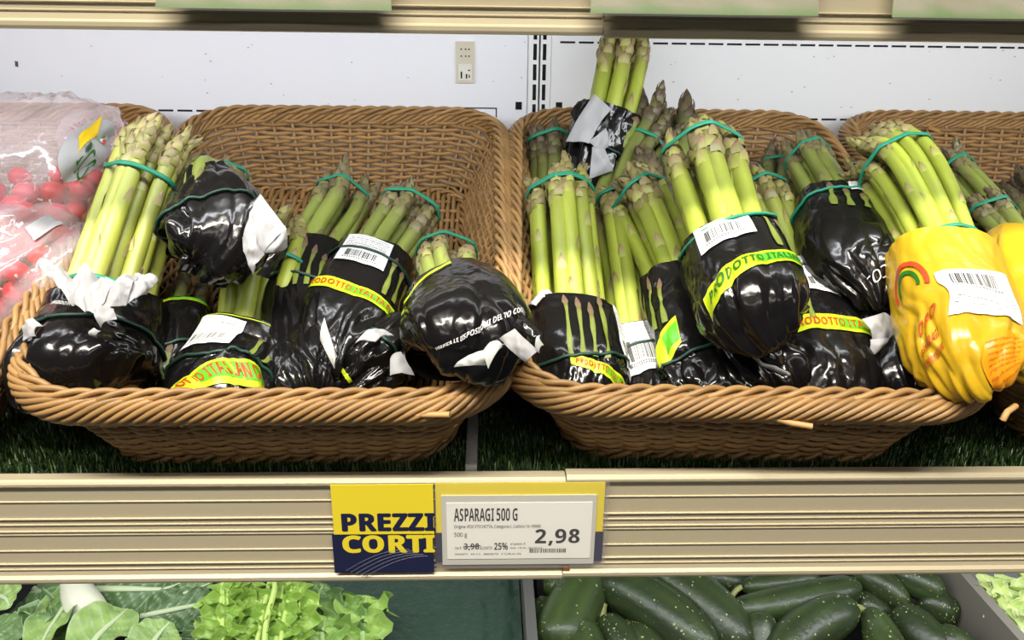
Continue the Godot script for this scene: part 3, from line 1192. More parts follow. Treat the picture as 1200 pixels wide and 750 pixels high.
func holder(a: Vector3, b: Vector3, label: String) -> void:
	# a bent clear sleeve that leans out at its foot, with a printed sheet inside
	var root := thing("label_holder", Vector3(a.x, b.y, a.z), label, "label holder", "clear holders on the upper shelf edge")
	var off := root.position
	var top := 0.445
	var lo := b.y
	var p := PackedVector3Array()
	for j in 7:
		for i in 9:
			var f := j / 6.0
			var g := i / 8.0
			p.append(Vector3(lerpf(a.x - 0.004 * (1.0 - f), b.x + 0.004 * (1.0 - f), g), lerpf(lo, top, f), a.z + 0.003 + 0.010 * pow(1.0 - f, 2.0) + 0.002 * sin(g * 9.0)))
	var mb := MB.new()
	mb.grid(p, 9, 7)
	put("sleeve", mb.mesh(off, M.clear), root)
	mb = MB.new()
	var cols := PackedColorArray()
	for k in p.size():
		p[k] += Vector3(0, 0.0016, -0.002)
	var q := PackedVector3Array()
	for j in 13:
		for i in 9:
			var f := j / 12.0
			q.append(p[int(f * 5.9) * 9 + i].lerp(p[mini(int(f * 5.9) + 1, 6) * 9 + i], f * 5.9 - int(f * 5.9)))
			cols.append(lin(0.36, 0.50, 0.24).lerp(lin(0.58, 0.57, 0.48), smoothstep(0.0, 0.12, f + 0.03 * sin(i * 2.3))))
	mb.grid(q, 9, 13, false, Color.WHITE, cols)
	put("printed_sheet", mb.mesh(off, M.print), root)

func grass(x0: float, x1: float, label: String, seed_: int) -> void:
	var root := thing("grass_mat", Vector3((x0 + x1) / 2, 0, -0.2), label, "artificial grass")
	var mb := MB.new()
	mb.box(Vector3(x0, -0.004, -0.50), Vector3(x1, 0.0, -0.001))
	put("backing", mb.mesh(root.position, sm(Color(0.05, 0.09, 0.05), 0.9)), root)
	mb = MB.new()
	var col := Color.WHITE
	mb.v = PackedVector3Array([Vector3(-0.0006, 0, 0), Vector3(0.0006, 0, 0), Vector3(-0.0004, 0.005, 0.001), Vector3(0.0004, 0.005, 0.001), Vector3(0, 0.0085, 0.003)])
	for k in 5:
		mb.n.append(Vector3(0, 0.35, 0.93).normalized()); mb.c.append(col); mb.u.append(Vector2.ZERO)
	mb.ix = PackedInt32Array([0, 2, 1, 1, 2, 3, 2, 4, 3])
	var mm := MultiMesh.new()
	mm.transform_format = MultiMesh.TRANSFORM_3D
	mm.use_colors = true
	mm.mesh = mb.mesh(Vector3.ZERO, sm(Color.WHITE, 0.4, 0.0, true))
	var rng := RandomNumberGenerator.new()
	rng.seed = seed_
	var a := maxf(x0, -0.60)
	var b := minf(x1, 0.62)
	var n := int((b - a) * 0.17 / (0.0019 * 0.0019))
	mm.instance_count = n
	for k in n:
		var s := rng.randf_range(0.7, 1.25)
		var bs := Basis(Vector3.UP, rng.randf() * TAU) * Basis(Vector3.RIGHT, rng.randf_range(-0.5, 0.6))
		mm.set_instance_transform(k, Transform3D(bs.scaled(Vector3.ONE * s), Vector3(rng.randf_range(a, b), 0, -0.001 - rng.randf() * 0.17) - root.position))
		var g := rng.randf()
		mm.set_instance_color(k, lin(0.15, 0.27, 0.11).lerp(lin(0.42, 0.52, 0.30), g * g * g))
	var o := MultiMeshInstance3D.new()
	o.name = "pile"
	o.multimesh = mm
	o.set_meta("kind", "stuff")
	root.add_child(o)

func price_card() -> void:
	var z := 0.0145
	var root := thing("price_card", Vector3(-0.1370, -0.0896, 0.0145), "yellow and navy price card lettered PREZZI CORTI with a white asparagus price label", "price sign")
	var off := root.position
	var yellow := sm(Color(0.92, 0.84, 0.20), 0.3)
	var navy := sm(Color(0.125, 0.14, 0.26), 0.3)
	var card := func(a: Vector3, b: Vector3, th: float, m: Material, called: String) -> void:
		var mb := MB.new()
		mb.box(Vector3(minf(a.x, b.x), minf(a.y, b.y), z), Vector3(maxf(a.x, b.x), maxf(a.y, b.y), z + th))
		put(called, mb.mesh(off, m), root)
	card.call(Vector3(-0.1332, -0.0026, 0.0145), Vector3(-0.0466, -0.0530, 0.0145), 0.0006, yellow, "yellow_field")
	card.call(Vector3(-0.1352, -0.0521, 0.0145), Vector3(-0.0475, -0.0925, 0.0145), 0.0006, navy, "navy_field")
	card.call(Vector3(-0.0447, -0.0015, 0.0145), Vector3(0.1004, -0.0525, 0.0145), 0.0005, yellow, "yellow_field")
	card.call(Vector3(-0.0458, -0.0512, 0.0145), Vector3(0.1012, -0.0822, 0.0145), 0.0005, navy, "navy_field")
	var o := Vector3(0, 0, 0.0008)
	write("lettering", "PREZZI", Vector3(-0.1254, -0.0483, 0.0145) + o, Vector3(-0.0461, -0.0312, 0.0145) + o, navy, root, off, 800, 0.0007)
	write("lettering", "CORTI", Vector3(-0.1260, -0.0708, 0.0145) + o, Vector3(-0.0470, -0.0534, 0.0145) + o, yellow, root, off, 800, 0.0007)
	# swooping lines on the navy
	var thin := sm(Color(0.36, 0.37, 0.44), 0.4)
	for k in 5:
		var mb := MB.new()
		var p := PackedVector3Array()
		for j in 14:
			var f := j / 13.0
			p.append((Vector3(-0.1250, -0.0898, 0.0145)).lerp(Vector3(-0.0688, -0.0741, 0.0145), f) + Vector3(0.004 * k, 0.009 * sin(f * 2.4) - 0.0018 * k, 0.0007))
		mb.tube(p, 0.0003, 5, false)
		put("printed_line", mb.mesh(off, thin), root)
	# clear holder and the white label
	var frame_ := sm(Color(0.80, 0.80, 0.76), 0.35)
	card.call(Vector3(-0.0399, -0.0133, 0.0145), Vector3(0.0937, -0.0840, 0.0145), 0.0016, frame_, "label_frame")
	card.call(Vector3(-0.0356, -0.0201, 0.0145), Vector3(0.0903, -0.0776, 0.0145), 0.0021, sm(Color(0.96, 0.955, 0.92), 0.45), "label")
	var ink: Material = M.dark_ink
	var w := func(x0: float, y1: float, x1: float, y0: float, weight: int, t: String) -> void:
		var a := Vector3(-0.0366, -0.0762, 0.0145)
		var b := Vector3(0.0877, -0.0211, 0.0145)
		var g := func(x: float, y: float) -> Vector3:
			return Vector3(lerpf(a.x, b.x, (x - 523.0) / 168.0), lerpf(a.y, b.y, (652.0 - y) / 64.0), z + 0.0023)
		write("lettering", t, g.call(x0, y1), g.call(x1, y0), ink, root, off, weight)
	w.call(533.0, 608.0, 607.0, 593.0, 700, "ASPARAGI 500 G")
	w.call(533.0, 617.5, 634.0, 612.5, 400, "Origine VEDI ETICHETTA, Categoria I, Calibro 16-18MM")
	w.call(533.0, 628.0, 548.0, 621.5, 400, "500 g")
	w.call(544.0, 643.0, 562.0, 634.5, 700, "3,98")
	w.call(534.0, 641.5, 541.0, 638.5, 400, "Da €")
	w.call(563.0, 642.0, 577.5, 638.5, 400, "SCONTO")
	w.call(580.0, 642.5, 596.0, 634.0, 700, "25%")
	w.call(599.0, 637.5, 617.0, 634.0, 400, "al pezzo €")
	w.call(599.0, 641.5, 637.0, 639.5, 400, "DAL 18 AL 30-04-22")
	w.call(628.0, 638.0, 681.0, 618.0, 800, "2,98")
	w.call(533.0, 649.0, 612.0, 646.5, 400, "3643471   PZ X 5   88846/72   € 5,96 AL KG")
	var a := Vector3(-0.0366, -0.0762, 0.0145)
	var b := Vector3(0.0877, -0.0211, 0.0145)
	var bars := MB.new()
	var rng := RandomNumberGenerator.new()
	rng.seed = 4
	var x := 622.0
	while x < 664.0:
		var wd := rng.randf_range(0.4, 1.3)
		bars.quad(Vector3(lerpf(a.x, b.x, (x - 523) / 168), lerpf(a.y, b.y, (652 - 646.5) / 64), z + 0.0023), Vector3(lerpf(a.x, b.x, (x + wd - 523) / 168), lerpf(a.y, b.y, (652 - 646.5) / 64), z + 0.0023),
			Vector3(lerpf(a.x, b.x, (x + wd - 523) / 168), lerpf(a.y, b.y, (652 - 641.5) / 64), z + 0.0023), Vector3(lerpf(a.x, b.x, (x - 523) / 168), lerpf(a.y, b.y, (652 - 641.5) / 64), z + 0.0023))
		x += wd + rng.randf_range(0.4, 1.4)
	put("bar_code", bars.mesh(off, ink), root)
	bars = MB.new()
	bars.quad(Vector3(lerpf(a.x, b.x, (543.0 - 523) / 168), lerpf(a.y, b.y, (652 - 639.2) / 64), z + 0.0024), Vector3(lerpf(a.x, b.x, (564.0 - 523) / 168), lerpf(a.y, b.y, (652 - 637.8) / 64), z + 0.0024),
		Vector3(lerpf(a.x, b.x, (564.0 - 523) / 168), lerpf(a.y, b.y, (652 - 636.8) / 64), z + 0.0024), Vector3(lerpf(a.x, b.x, (543.0 - 523) / 168), lerpf(a.y, b.y, (652 - 638.2) / 64), z + 0.0024))
	put("strike_line", bars.mesh(off, ink), root)
	card.call(Vector3(-0.0454, 0.0010, 0.0145), Vector3(0.1037, -0.0868, 0.0145), 0.0032, M.clear, "clear_cover")

# ---------------------------------------------------------------- trays
func trays() -> void:
	var parts := tray_meshes()
	var spots := [
		[Vector3(-0.184, 0.003, -0.020), 0.0, "brown wicker tray of asparagus with its woven back wall showing bare, under the socket plate"],
		[Vector3(0.2190, 0.003, -0.022), -2.3, "brown wicker tray heaped full of asparagus bunches, right of the grey metal strip"],
		[Vector3(-0.608, 0.003, -0.020), 1.0, "brown wicker tray holding bags of radishes at the left edge"],
		[Vector3(0.650, 0.003, -0.030), -4.0, "brown wicker tray at the right edge with a stray cane on its rim"],
	]
	var first: Node3D
	for k in spots.size():
		var o: Node3D
		if k == 0:
			o = thing("wicker_tray", Vector3.ZERO, spots[k][2], "wicker tray", "wicker trays on the shelf")
			for p in parts:
				var mi := put(p, parts[p], o, M.wicker)
				mi.set_meta("kind", "stuff")
			first = o
		else:
			o = first.duplicate()
			o.name = numbered("wicker_tray")
			add_child(o)
			tag(o, spots[k][2], "wicker tray", "wicker trays on the shelf")
		o.position = spots[k][0]
		o.rotation_degrees = Vector3(19.0, spots[k][1], 0)
		spots[k].append(o)
	cane("loose_cane", [Vector3(-0.0803, 0.0778, 0.0360), Vector3(-0.0545, 0.0766, 0.0410), Vector3(-0.0296, 0.0790, 0.0460)], spots[0][3])
	cane("loose_cane", [Vector3(0.2240, 0.0716, 0.0360), Vector3(0.2420, 0.0680, 0.0410), Vector3(0.2566, 0.0676, 0.0460)], spots[1][3])
	cane("loose_cane", [Vector3(0.2758, 0.0857, 0.0280), Vector3(0.2860, 0.0846, 0.0320), Vector3(0.3054, 0.0819, 0.0360)], spots[1][3])
	cane("loose_cane", [Vector3(0.4060, 0.0751, 0.0500), Vector3(0.4078, 0.0819, 0.0500), Vector3(0.4212, 0.0821, 0.0400)], spots[3][3])
	cane("loose_cane", [Vector3(0.4797, 0.2426, -0.4800), Vector3(0.4919, 0.2399, -0.4850), Vector3(0.5092, 0.2349, -0.4900)], spots[3][3])
	cane("loose_cane", [Vector3(0.6048, 0.2459, -0.4800), Vector3(0.6205, 0.2410, -0.4850), Vector3(0.6285, 0.2335, -0.4900), Vector3(0.6219, 0.2259, -0.4950)], spots[3][3])
	# the slope that carries the trays, hidden behind them
	var mb := MB.new()
	mb.extrude(PackedVector2Array([Vector2(-0.515, 0.0), Vector2(-0.12, 0.0), Vector2(-0.12, 0.020), Vector2(-0.515, 0.154)]), -1.3, 1.4)
	struct("trim_2", mb.mesh(), sm(Color(0.10, 0.12, 0.10), 0.8), "dark sloping stand under the wicker trays", "stand")

# ---------------------------------------------------------------- asparagus in the left tray
func left_bunches() -> void:
	var b := bunch({"seed": 11, "r": 0.0102, "look": M.look_fresh, "label": "thick pale asparagus bunch beside the radishes, crumpled white paper over its black wrapper",
		"S": [Vector4(-0.3429, 0.0779, -0.0500, 0.0405), Vector4(-0.3456, 0.1569, -0.1300, 0.0450), Vector4(-0.3330, 0.2283, -0.1950, 0.0372), Vector4(-0.3177, 0.2660, -0.2300, 0.0417)], "bands": [0.62, 0.36], "ragged": 0.08, "bandtilt": -0.12,
		"W": [Vector4(-0.3425, 0.0517, -0.0290, 0.0089), Vector4(-0.3453, 0.0581, -0.0310, 0.0428), Vector4(-0.3497, 0.0689, -0.0410, 0.0618), Vector4(-0.3517, 0.0847, -0.0650, 0.0588), Vector4(-0.3521, 0.1023, -0.0900, 0.0517), Vector4(-0.3530, 0.1195, -0.1050, 0.0491)], "amp": 0.008, "amp2": 0.0025})
	tie(b, 0.60, 0.02, 1.0)
	paper(b, [
		[Vector3(-0.3705, 0.1608, -0.0500), Vector3(-0.3367, 0.1485, -0.0150), Vector3(-0.3436, 0.1549, -0.0450), Vector3(-0.3704, 0.1647, -0.0650)],
		[Vector3(-0.3893, 0.1632, -0.0700), Vector3(-0.3693, 0.1593, -0.0500), Vector3(-0.3692, 0.1640, -0.0650), Vector3(-0.3827, 0.1642, -0.0800)],
		[Vector3(-0.3400, 0.1471, -0.0170), Vector3(-0.3182, 0.1462, -0.0010), Vector3(-0.3265, 0.1574, -0.0470), Vector3(-0.3467, 0.1686, -0.0650)],
		[Vector3(-0.3182, 0.1462, -0.0010), Vector3(-0.3023, 0.1455, 0.0090), Vector3(-0.2973, 0.1646, -0.0190), Vector3(-0.3263, 0.1589, -0.0470)],
		[Vector3(-0.3030, 0.1455, 0.0090), Vector3(-0.2864, 0.1513, -0.0030), Vector3(-0.2884, 0.1656, -0.0350), Vector3(-0.3011, 0.1648, -0.0230)],
		[Vector3(-0.2888, 0.1499, -0.0050), Vector3(-0.2791, 0.1533, -0.0250), Vector3(-0.2768, 0.1582, -0.0470), Vector3(-0.2926, 0.1673, -0.0390)],
		[Vector3(-0.3060, 0.1490, 0.0070), Vector3(-0.2989, 0.1400, 0.0170), Vector3(-0.2875, 0.1456, 0.0130), Vector3(-0.2931, 0.1505, 0.0030)],
		[Vector3(-0.3851, 0.1113, -0.0230), Vector3(-0.3680, 0.1213, -0.0130), Vector3(-0.3669, 0.1264, -0.0230), Vector3(-0.3776, 0.1296, -0.0350)]], 3, null, "paper_flap", 0.005)
	paper(b, [[Vector3(-0.3062, 0.1363, 0.0220), Vector3(-0.2992, 0.1343, 0.0240), Vector3(-0.2967, 0.1391, 0.0220), Vector3(-0.3025, 0.1411, 0.0200)]], 4)
	put("lettering", wrap_text(b.w, "PRODOTTO", -0.42, 0.02, 0.70, 0.735, 0.0025, -0.05).mesh(b.at, M.white_ink), b.root)

	b = bunch({"seed": 12, "r": 0.0095, "look": M.look_olive, "label": "asparagus bunch rolled in a black bag with a raised white paper corner",
		"S": [Vector4(-0.2670, 0.1350, -0.1200, 0.0322), Vector4(-0.2800, 0.1787, -0.2200, 0.0285), Vector4(-0.2859, 0.2039, -0.2700, 0.0168), Vector4(-0.2900, 0.2205, -0.2950, 0.0172)], "bands": [0.74], "shell": true,
		"W": [Vector4(-0.2680, 0.1496, -0.1100, 0.0095), Vector4(-0.2616, 0.1584, -0.1080, 0.0298), Vector4(-0.2521, 0.1727, -0.1150, 0.0471), Vector4(-0.2562, 0.1878, -0.1400, 0.0467), Vector4(-0.2704, 0.2063, -0.1700, 0.0332), Vector4(-0.2799, 0.2244, -0.1900, 0.0202)], "amp": 0.009, "amp2": 0.005})
	tie(b, 0.44, 0.10, 1.2)
	paper(b, [
		[Vector3(-0.2151, 0.1882, -0.0850), Vector3(-0.1983, 0.1724, -0.0750), Vector3(-0.1766, 0.1945, -0.0850), Vector3(-0.2025, 0.2214, -0.1050)],
		[Vector3(-0.2157, 0.1869, -0.0840), Vector3(-0.2052, 0.1568, -0.0700), Vector3(-0.1943, 0.1748, -0.0720), Vector3(-0.2024, 0.1895, -0.0800)],
		[Vector3(-0.1983, 0.1752, -0.0760), Vector3(-0.1876, 0.1742, -0.0800), Vector3(-0.1782, 0.1768, -0.0880), Vector3(-0.1781, 0.1974, -0.0860)]], 5)
	paper(b, [
		[Vector3(-0.2252, 0.1985, -0.1000), Vector3(-0.2162, 0.1712, -0.0850), Vector3(-0.2044, 0.1967, -0.0950), Vector3(-0.2039, 0.2203, -0.1070)],
		[Vector3(-0.2023, 0.1574, -0.0680), Vector3(-0.1950, 0.1531, -0.0720), Vector3(-0.1781, 0.1747, -0.0900), Vector3(-0.1903, 0.1773, -0.0800)],
		[Vector3(-0.2748, 0.2123, -0.1300), Vector3(-0.2543, 0.2003, -0.1200), Vector3(-0.2348, 0.2088, -0.1250), Vector3(-0.2650, 0.2342, -0.1500)],
		[Vector3(-0.2543, 0.2003, -0.1200), Vector3(-0.2396, 0.1931, -0.1100), Vector3(-0.2317, 0.2088, -0.1250), Vector3(-0.2494, 0.2185, -0.1400)]], 6, M.black_flap, "film_flap")

	b = bunch({"seed": 13, "r": 0.0102, "look": M.look_bright, "label": "asparagus bunch with level lime strip at the front of the half empty tray",
		"S": [Vector4(-0.2394, 0.0566, -0.0600, 0.0402), Vector4(-0.2300, 0.0973, -0.1300, 0.0432), Vector4(-0.2281, 0.1209, -0.1900, 0.0469), Vector4(-0.2188, 0.1590, -0.2600, 0.0340)], "bands": [0.66], "ragged": 0.05,
		"W": [Vector4(-0.2341, 0.0362, -0.0360, 0.0136), Vector4(-0.2338, 0.0436, -0.0380, 0.0423), Vector4(-0.2391, 0.0455, -0.0600, 0.0513), Vector4(-0.2376, 0.0578, -0.1000, 0.0472), Vector4(-0.2317, 0.0751, -0.1250, 0.0459)], "amp": 0.004, "amp2": 0.001})
	sticker(b, -0.95, 0.12, 0.62, 0.97, -0.02)
	neon(b, -1.25, 1.25, 0.21, 0.33, 0.0, "PRODOTTO ITALIANO", true)
	printed(b, 0.55, 0.28, 3, 0.40, 0.85)
	tie(b, 0.42, 0.12, 2.6)
	put("film_edge", wrap_ring(b.w, 0.985, 0.0, 0.0, 0.0006, 0.0006).mesh(b.at, M.lime), b.root)

	b = bunch({"seed": 14, "r": 0.0100, "look": M.look_olive, "label": "asparagus bunch with one spear sticking out right, before the bare woven wall",
		"S": [Vector4(-0.1778, 0.0691, -0.0900, 0.0289), Vector4(-0.1786, 0.1292, -0.2000, 0.0357), Vector4(-0.1708, 0.1720, -0.3000, 0.0324), Vector4(-0.1661, 0.1960, -0.3500, 0.0328)], "bands": [0.73],
		"W": [Vector4(-0.1597, 0.0418, -0.0550, 0.0116), Vector4(-0.1612, 0.0565, -0.0600, 0.0295), Vector4(-0.1797, 0.0764, -0.1150, 0.0346), Vector4(-0.1892, 0.1075, -0.1800, 0.0370), Vector4(-0.1889, 0.1335, -0.2250, 0.0358)], "amp": 0.006, "amp2": 0.002})
	printed(b, 0.0, 0.3, 4, 0.66, 0.97, 0.15)
	tie(b, 0.66, 0.07, 2.2)
	var pth := PackedVector3Array()
	for k in 20:
		pth.append((Vector3(-0.1623, 0.1346, -0.2500)).lerp(Vector3(-0.1289, 0.1910, -0.3450), k / 19.0) + Vector3(0, 0.004 * sin(PI * k / 19.0), 0))
	var rng := RandomNumberGenerator.new()
	rng.seed = 3
	put("spear", spear(pth, 0.0080, M.look_olive, rng).mesh(b.at, M.spear), b.root)
	paper(b, [[Vector3(-0.1460, 0.1057, -0.0450), Vector3(-0.1321, 0.0848, -0.0300), Vector3(-0.1302, 0.0938, -0.0350), Vector3(-0.1442, 0.1208, -0.0600)]], 8, M.grey_paper)

	b = bunch({"seed": 15, "r": 0.0098, "look": M.look_olive, "label": "asparagus bunch with slanting lime strip and banded sticker, in the half empty tray",
		"S": [Vector4(-0.1398, 0.0959, -0.1100, 0.0374), Vector4(-0.1190, 0.1406, -0.2100, 0.0415), Vector4(-0.0937, 0.1631, -0.2700, 0.0363), Vector4(-0.0836, 0.1775, -0.3000, 0.0373)], "bands": [0.73], "bandtilt": 0.15,
		"W": [Vector4(-0.1418, 0.0518, -0.0700, 0.0142), Vector4(-0.1412, 0.0647, -0.0800, 0.0334), Vector4(-0.1391, 0.0833, -0.1200, 0.0448), Vector4(-0.1290, 0.1071, -0.1700, 0.0454), Vector4(-0.1196, 0.1275, -0.2100, 0.0426)], "amp": 0.006, "amp2": 0.0015})
	sticker(b, -0.65, 0.45, 0.76, 0.99, -0.03)
	neon(b, -1.25, 1.25, 0.55, 0.64, -0.10, "PRODOTTO ITALIANO", true)
	printed(b, 0.62, 0.26, 3, 0.62, 0.9)
	tie(b, 0.83, 0.05, 2.0)

	b = bunch({"seed": 16, "r": 0.0090, "look": M.look_olive, "label": "asparagus bunch in a big shiny black bag lettered in white, by the rim corner",
		"S": [Vector4(-0.0173, 0.1081, -0.0250, 0.0348), Vector4(-0.0304, 0.1277, -0.1050, 0.0368), Vector4(-0.0415, 0.1407, -0.1550, 0.0339), Vector4(-0.0420, 0.1502, -0.1850, 0.0297)], "bands": [0.78],
		"W": [Vector4(-0.0184, 0.1058, 0.0150, 0.0123), Vector4(-0.0162, 0.1156, 0.0170, 0.0393), Vector4(-0.0157, 0.1254, 0.0050, 0.0522), Vector4(-0.0196, 0.1284, -0.0350, 0.0509), Vector4(-0.0318, 0.1334, -0.0850, 0.0420)], "amp": 0.007, "amp2": 0.003, "flat": 0.8})
	put("lettering", wrap_text(b.w, "VERIFICA LE DISPOSIZIONI DEL TUO COMUNE", -0.5, 0.9, 0.37, 0.386, 0.003, 0.18).mesh(b.at, M.white_ink), b.root)
	put("printed_band", patch(b.w, -1.3, 0.2, 0.90, 0.93, 0.0015, 20, 4, 0.08).mesh(b.at, M.lime), b.root)
	paper(b, [
		[Vector3(0.0082, 0.1457, 0.0550), Vector3(0.0274, 0.1318, 0.0670), Vector3(0.0366, 0.1403, 0.0650), Vector3(0.0194, 0.1538, 0.0550)]], 9, null)
	paper(b, [
		[Vector3(-0.0251, 0.1254, 0.0600), Vector3(0.0001, 0.1289, 0.0650), Vector3(-0.0024, 0.1390, 0.0600), Vector3(-0.0163, 0.1323, 0.0570)],
		[Vector3(-0.0037, 0.1383, 0.0600), Vector3(0.0001, 0.1284, 0.0700), Vector3(0.0113, 0.1423, 0.0600), Vector3(0.0051, 0.1451, 0.0550)],
		[Vector3(0.0349, 0.1415, 0.0630), Vector3(0.0371, 0.1392, 0.0670), Vector3(0.0402, 0.1450, 0.0650), Vector3(0.0392, 0.1507, 0.0590)]], 10, M.grey_paper)
	paper(b, [
		[Vector3(0.0177, 0.1526, 0.0500), Vector3(0.0386, 0.1429, 0.0630), Vector3(0.0400, 0.1512, 0.0570), Vector3(0.0253, 0.1602, 0.0450)],
		[Vector3(-0.0012, 0.1364, 0.0570), Vector3(0.0076, 0.1318, 0.0590), Vector3(0.0201, 0.1445, 0.0570), Vector3(0.0076, 0.1462, 0.0510)]], 31, M.black_flap, "film_flap")

	b = bunch({"seed": 17, "r": 0.0085, "look": M.look_dark, "shell": true, "label": "asparagus bunch lying crosswise, only its crumpled black end and white paper scraps showing",
		"S": [Vector4(-0.1129, 0.0629, -0.0800, 0.0143), Vector4(-0.0895, 0.0654, -0.1200, 0.0167), Vector4(-0.0633, 0.0633, -0.1600, 0.0159)],
		"W": [Vector4(-0.1350, 0.0564, -0.0600, 0.0093), Vector4(-0.1247, 0.0610, -0.0650, 0.0187), Vector4(-0.1046, 0.0698, -0.0800, 0.0286), Vector4(-0.0833, 0.0760, -0.1050, 0.0294), Vector4(-0.0687, 0.0761, -0.1250, 0.0252)], "amp": 0.010, "amp2": 0.006})
	paper(b, [
		[Vector3(-0.1141, 0.1065, -0.0350), Vector3(-0.0965, 0.1081, -0.0350), Vector3(-0.0836, 0.1031, -0.0600), Vector3(-0.1030, 0.1080, -0.0600)],
		[Vector3(-0.0848, 0.0783, -0.0300), Vector3(-0.0635, 0.0783, -0.0300), Vector3(-0.0769, 0.0924, -0.0500), Vector3(-0.0854, 0.0896, -0.0450)]], 12)
	tie(b, 0.55, 0.02)
	put("printed_band", patch(b.w, -0.7, 0.3, 0.16, 0.20, 0.0015, 10, 4).mesh(b.at, M.lime), b.root)

	b = bunch({"seed": 18, "r": 0.0085, "look": M.look_olive, "shell": true, "label": "asparagus bunch half hidden in the gap right of the thick pale bunch",
		"S": [Vector4(-0.3057, 0.0473, -0.1000, 0.0196), Vector4(-0.3178, 0.0735, -0.1700, 0.0228), Vector4(-0.3245, 0.1076, -0.2400, 0.0206)],
		"W": [Vector4(-0.2993, 0.0383, -0.0700, 0.0110), Vector4(-0.2995, 0.0475, -0.0800, 0.0254), Vector4(-0.3041, 0.0673, -0.1200, 0.0315), Vector4(-0.3092, 0.0846, -0.1600, 0.0311)], "amp": 0.005, "amp2": 0.002})
	printed(b, -0.1, 0.4, 3, 0.25, 0.6)
	neon(b, -1.0, 1.2, 0.94, 0.985, -0.02, "")
	tie(b, 0.5, 0.1)

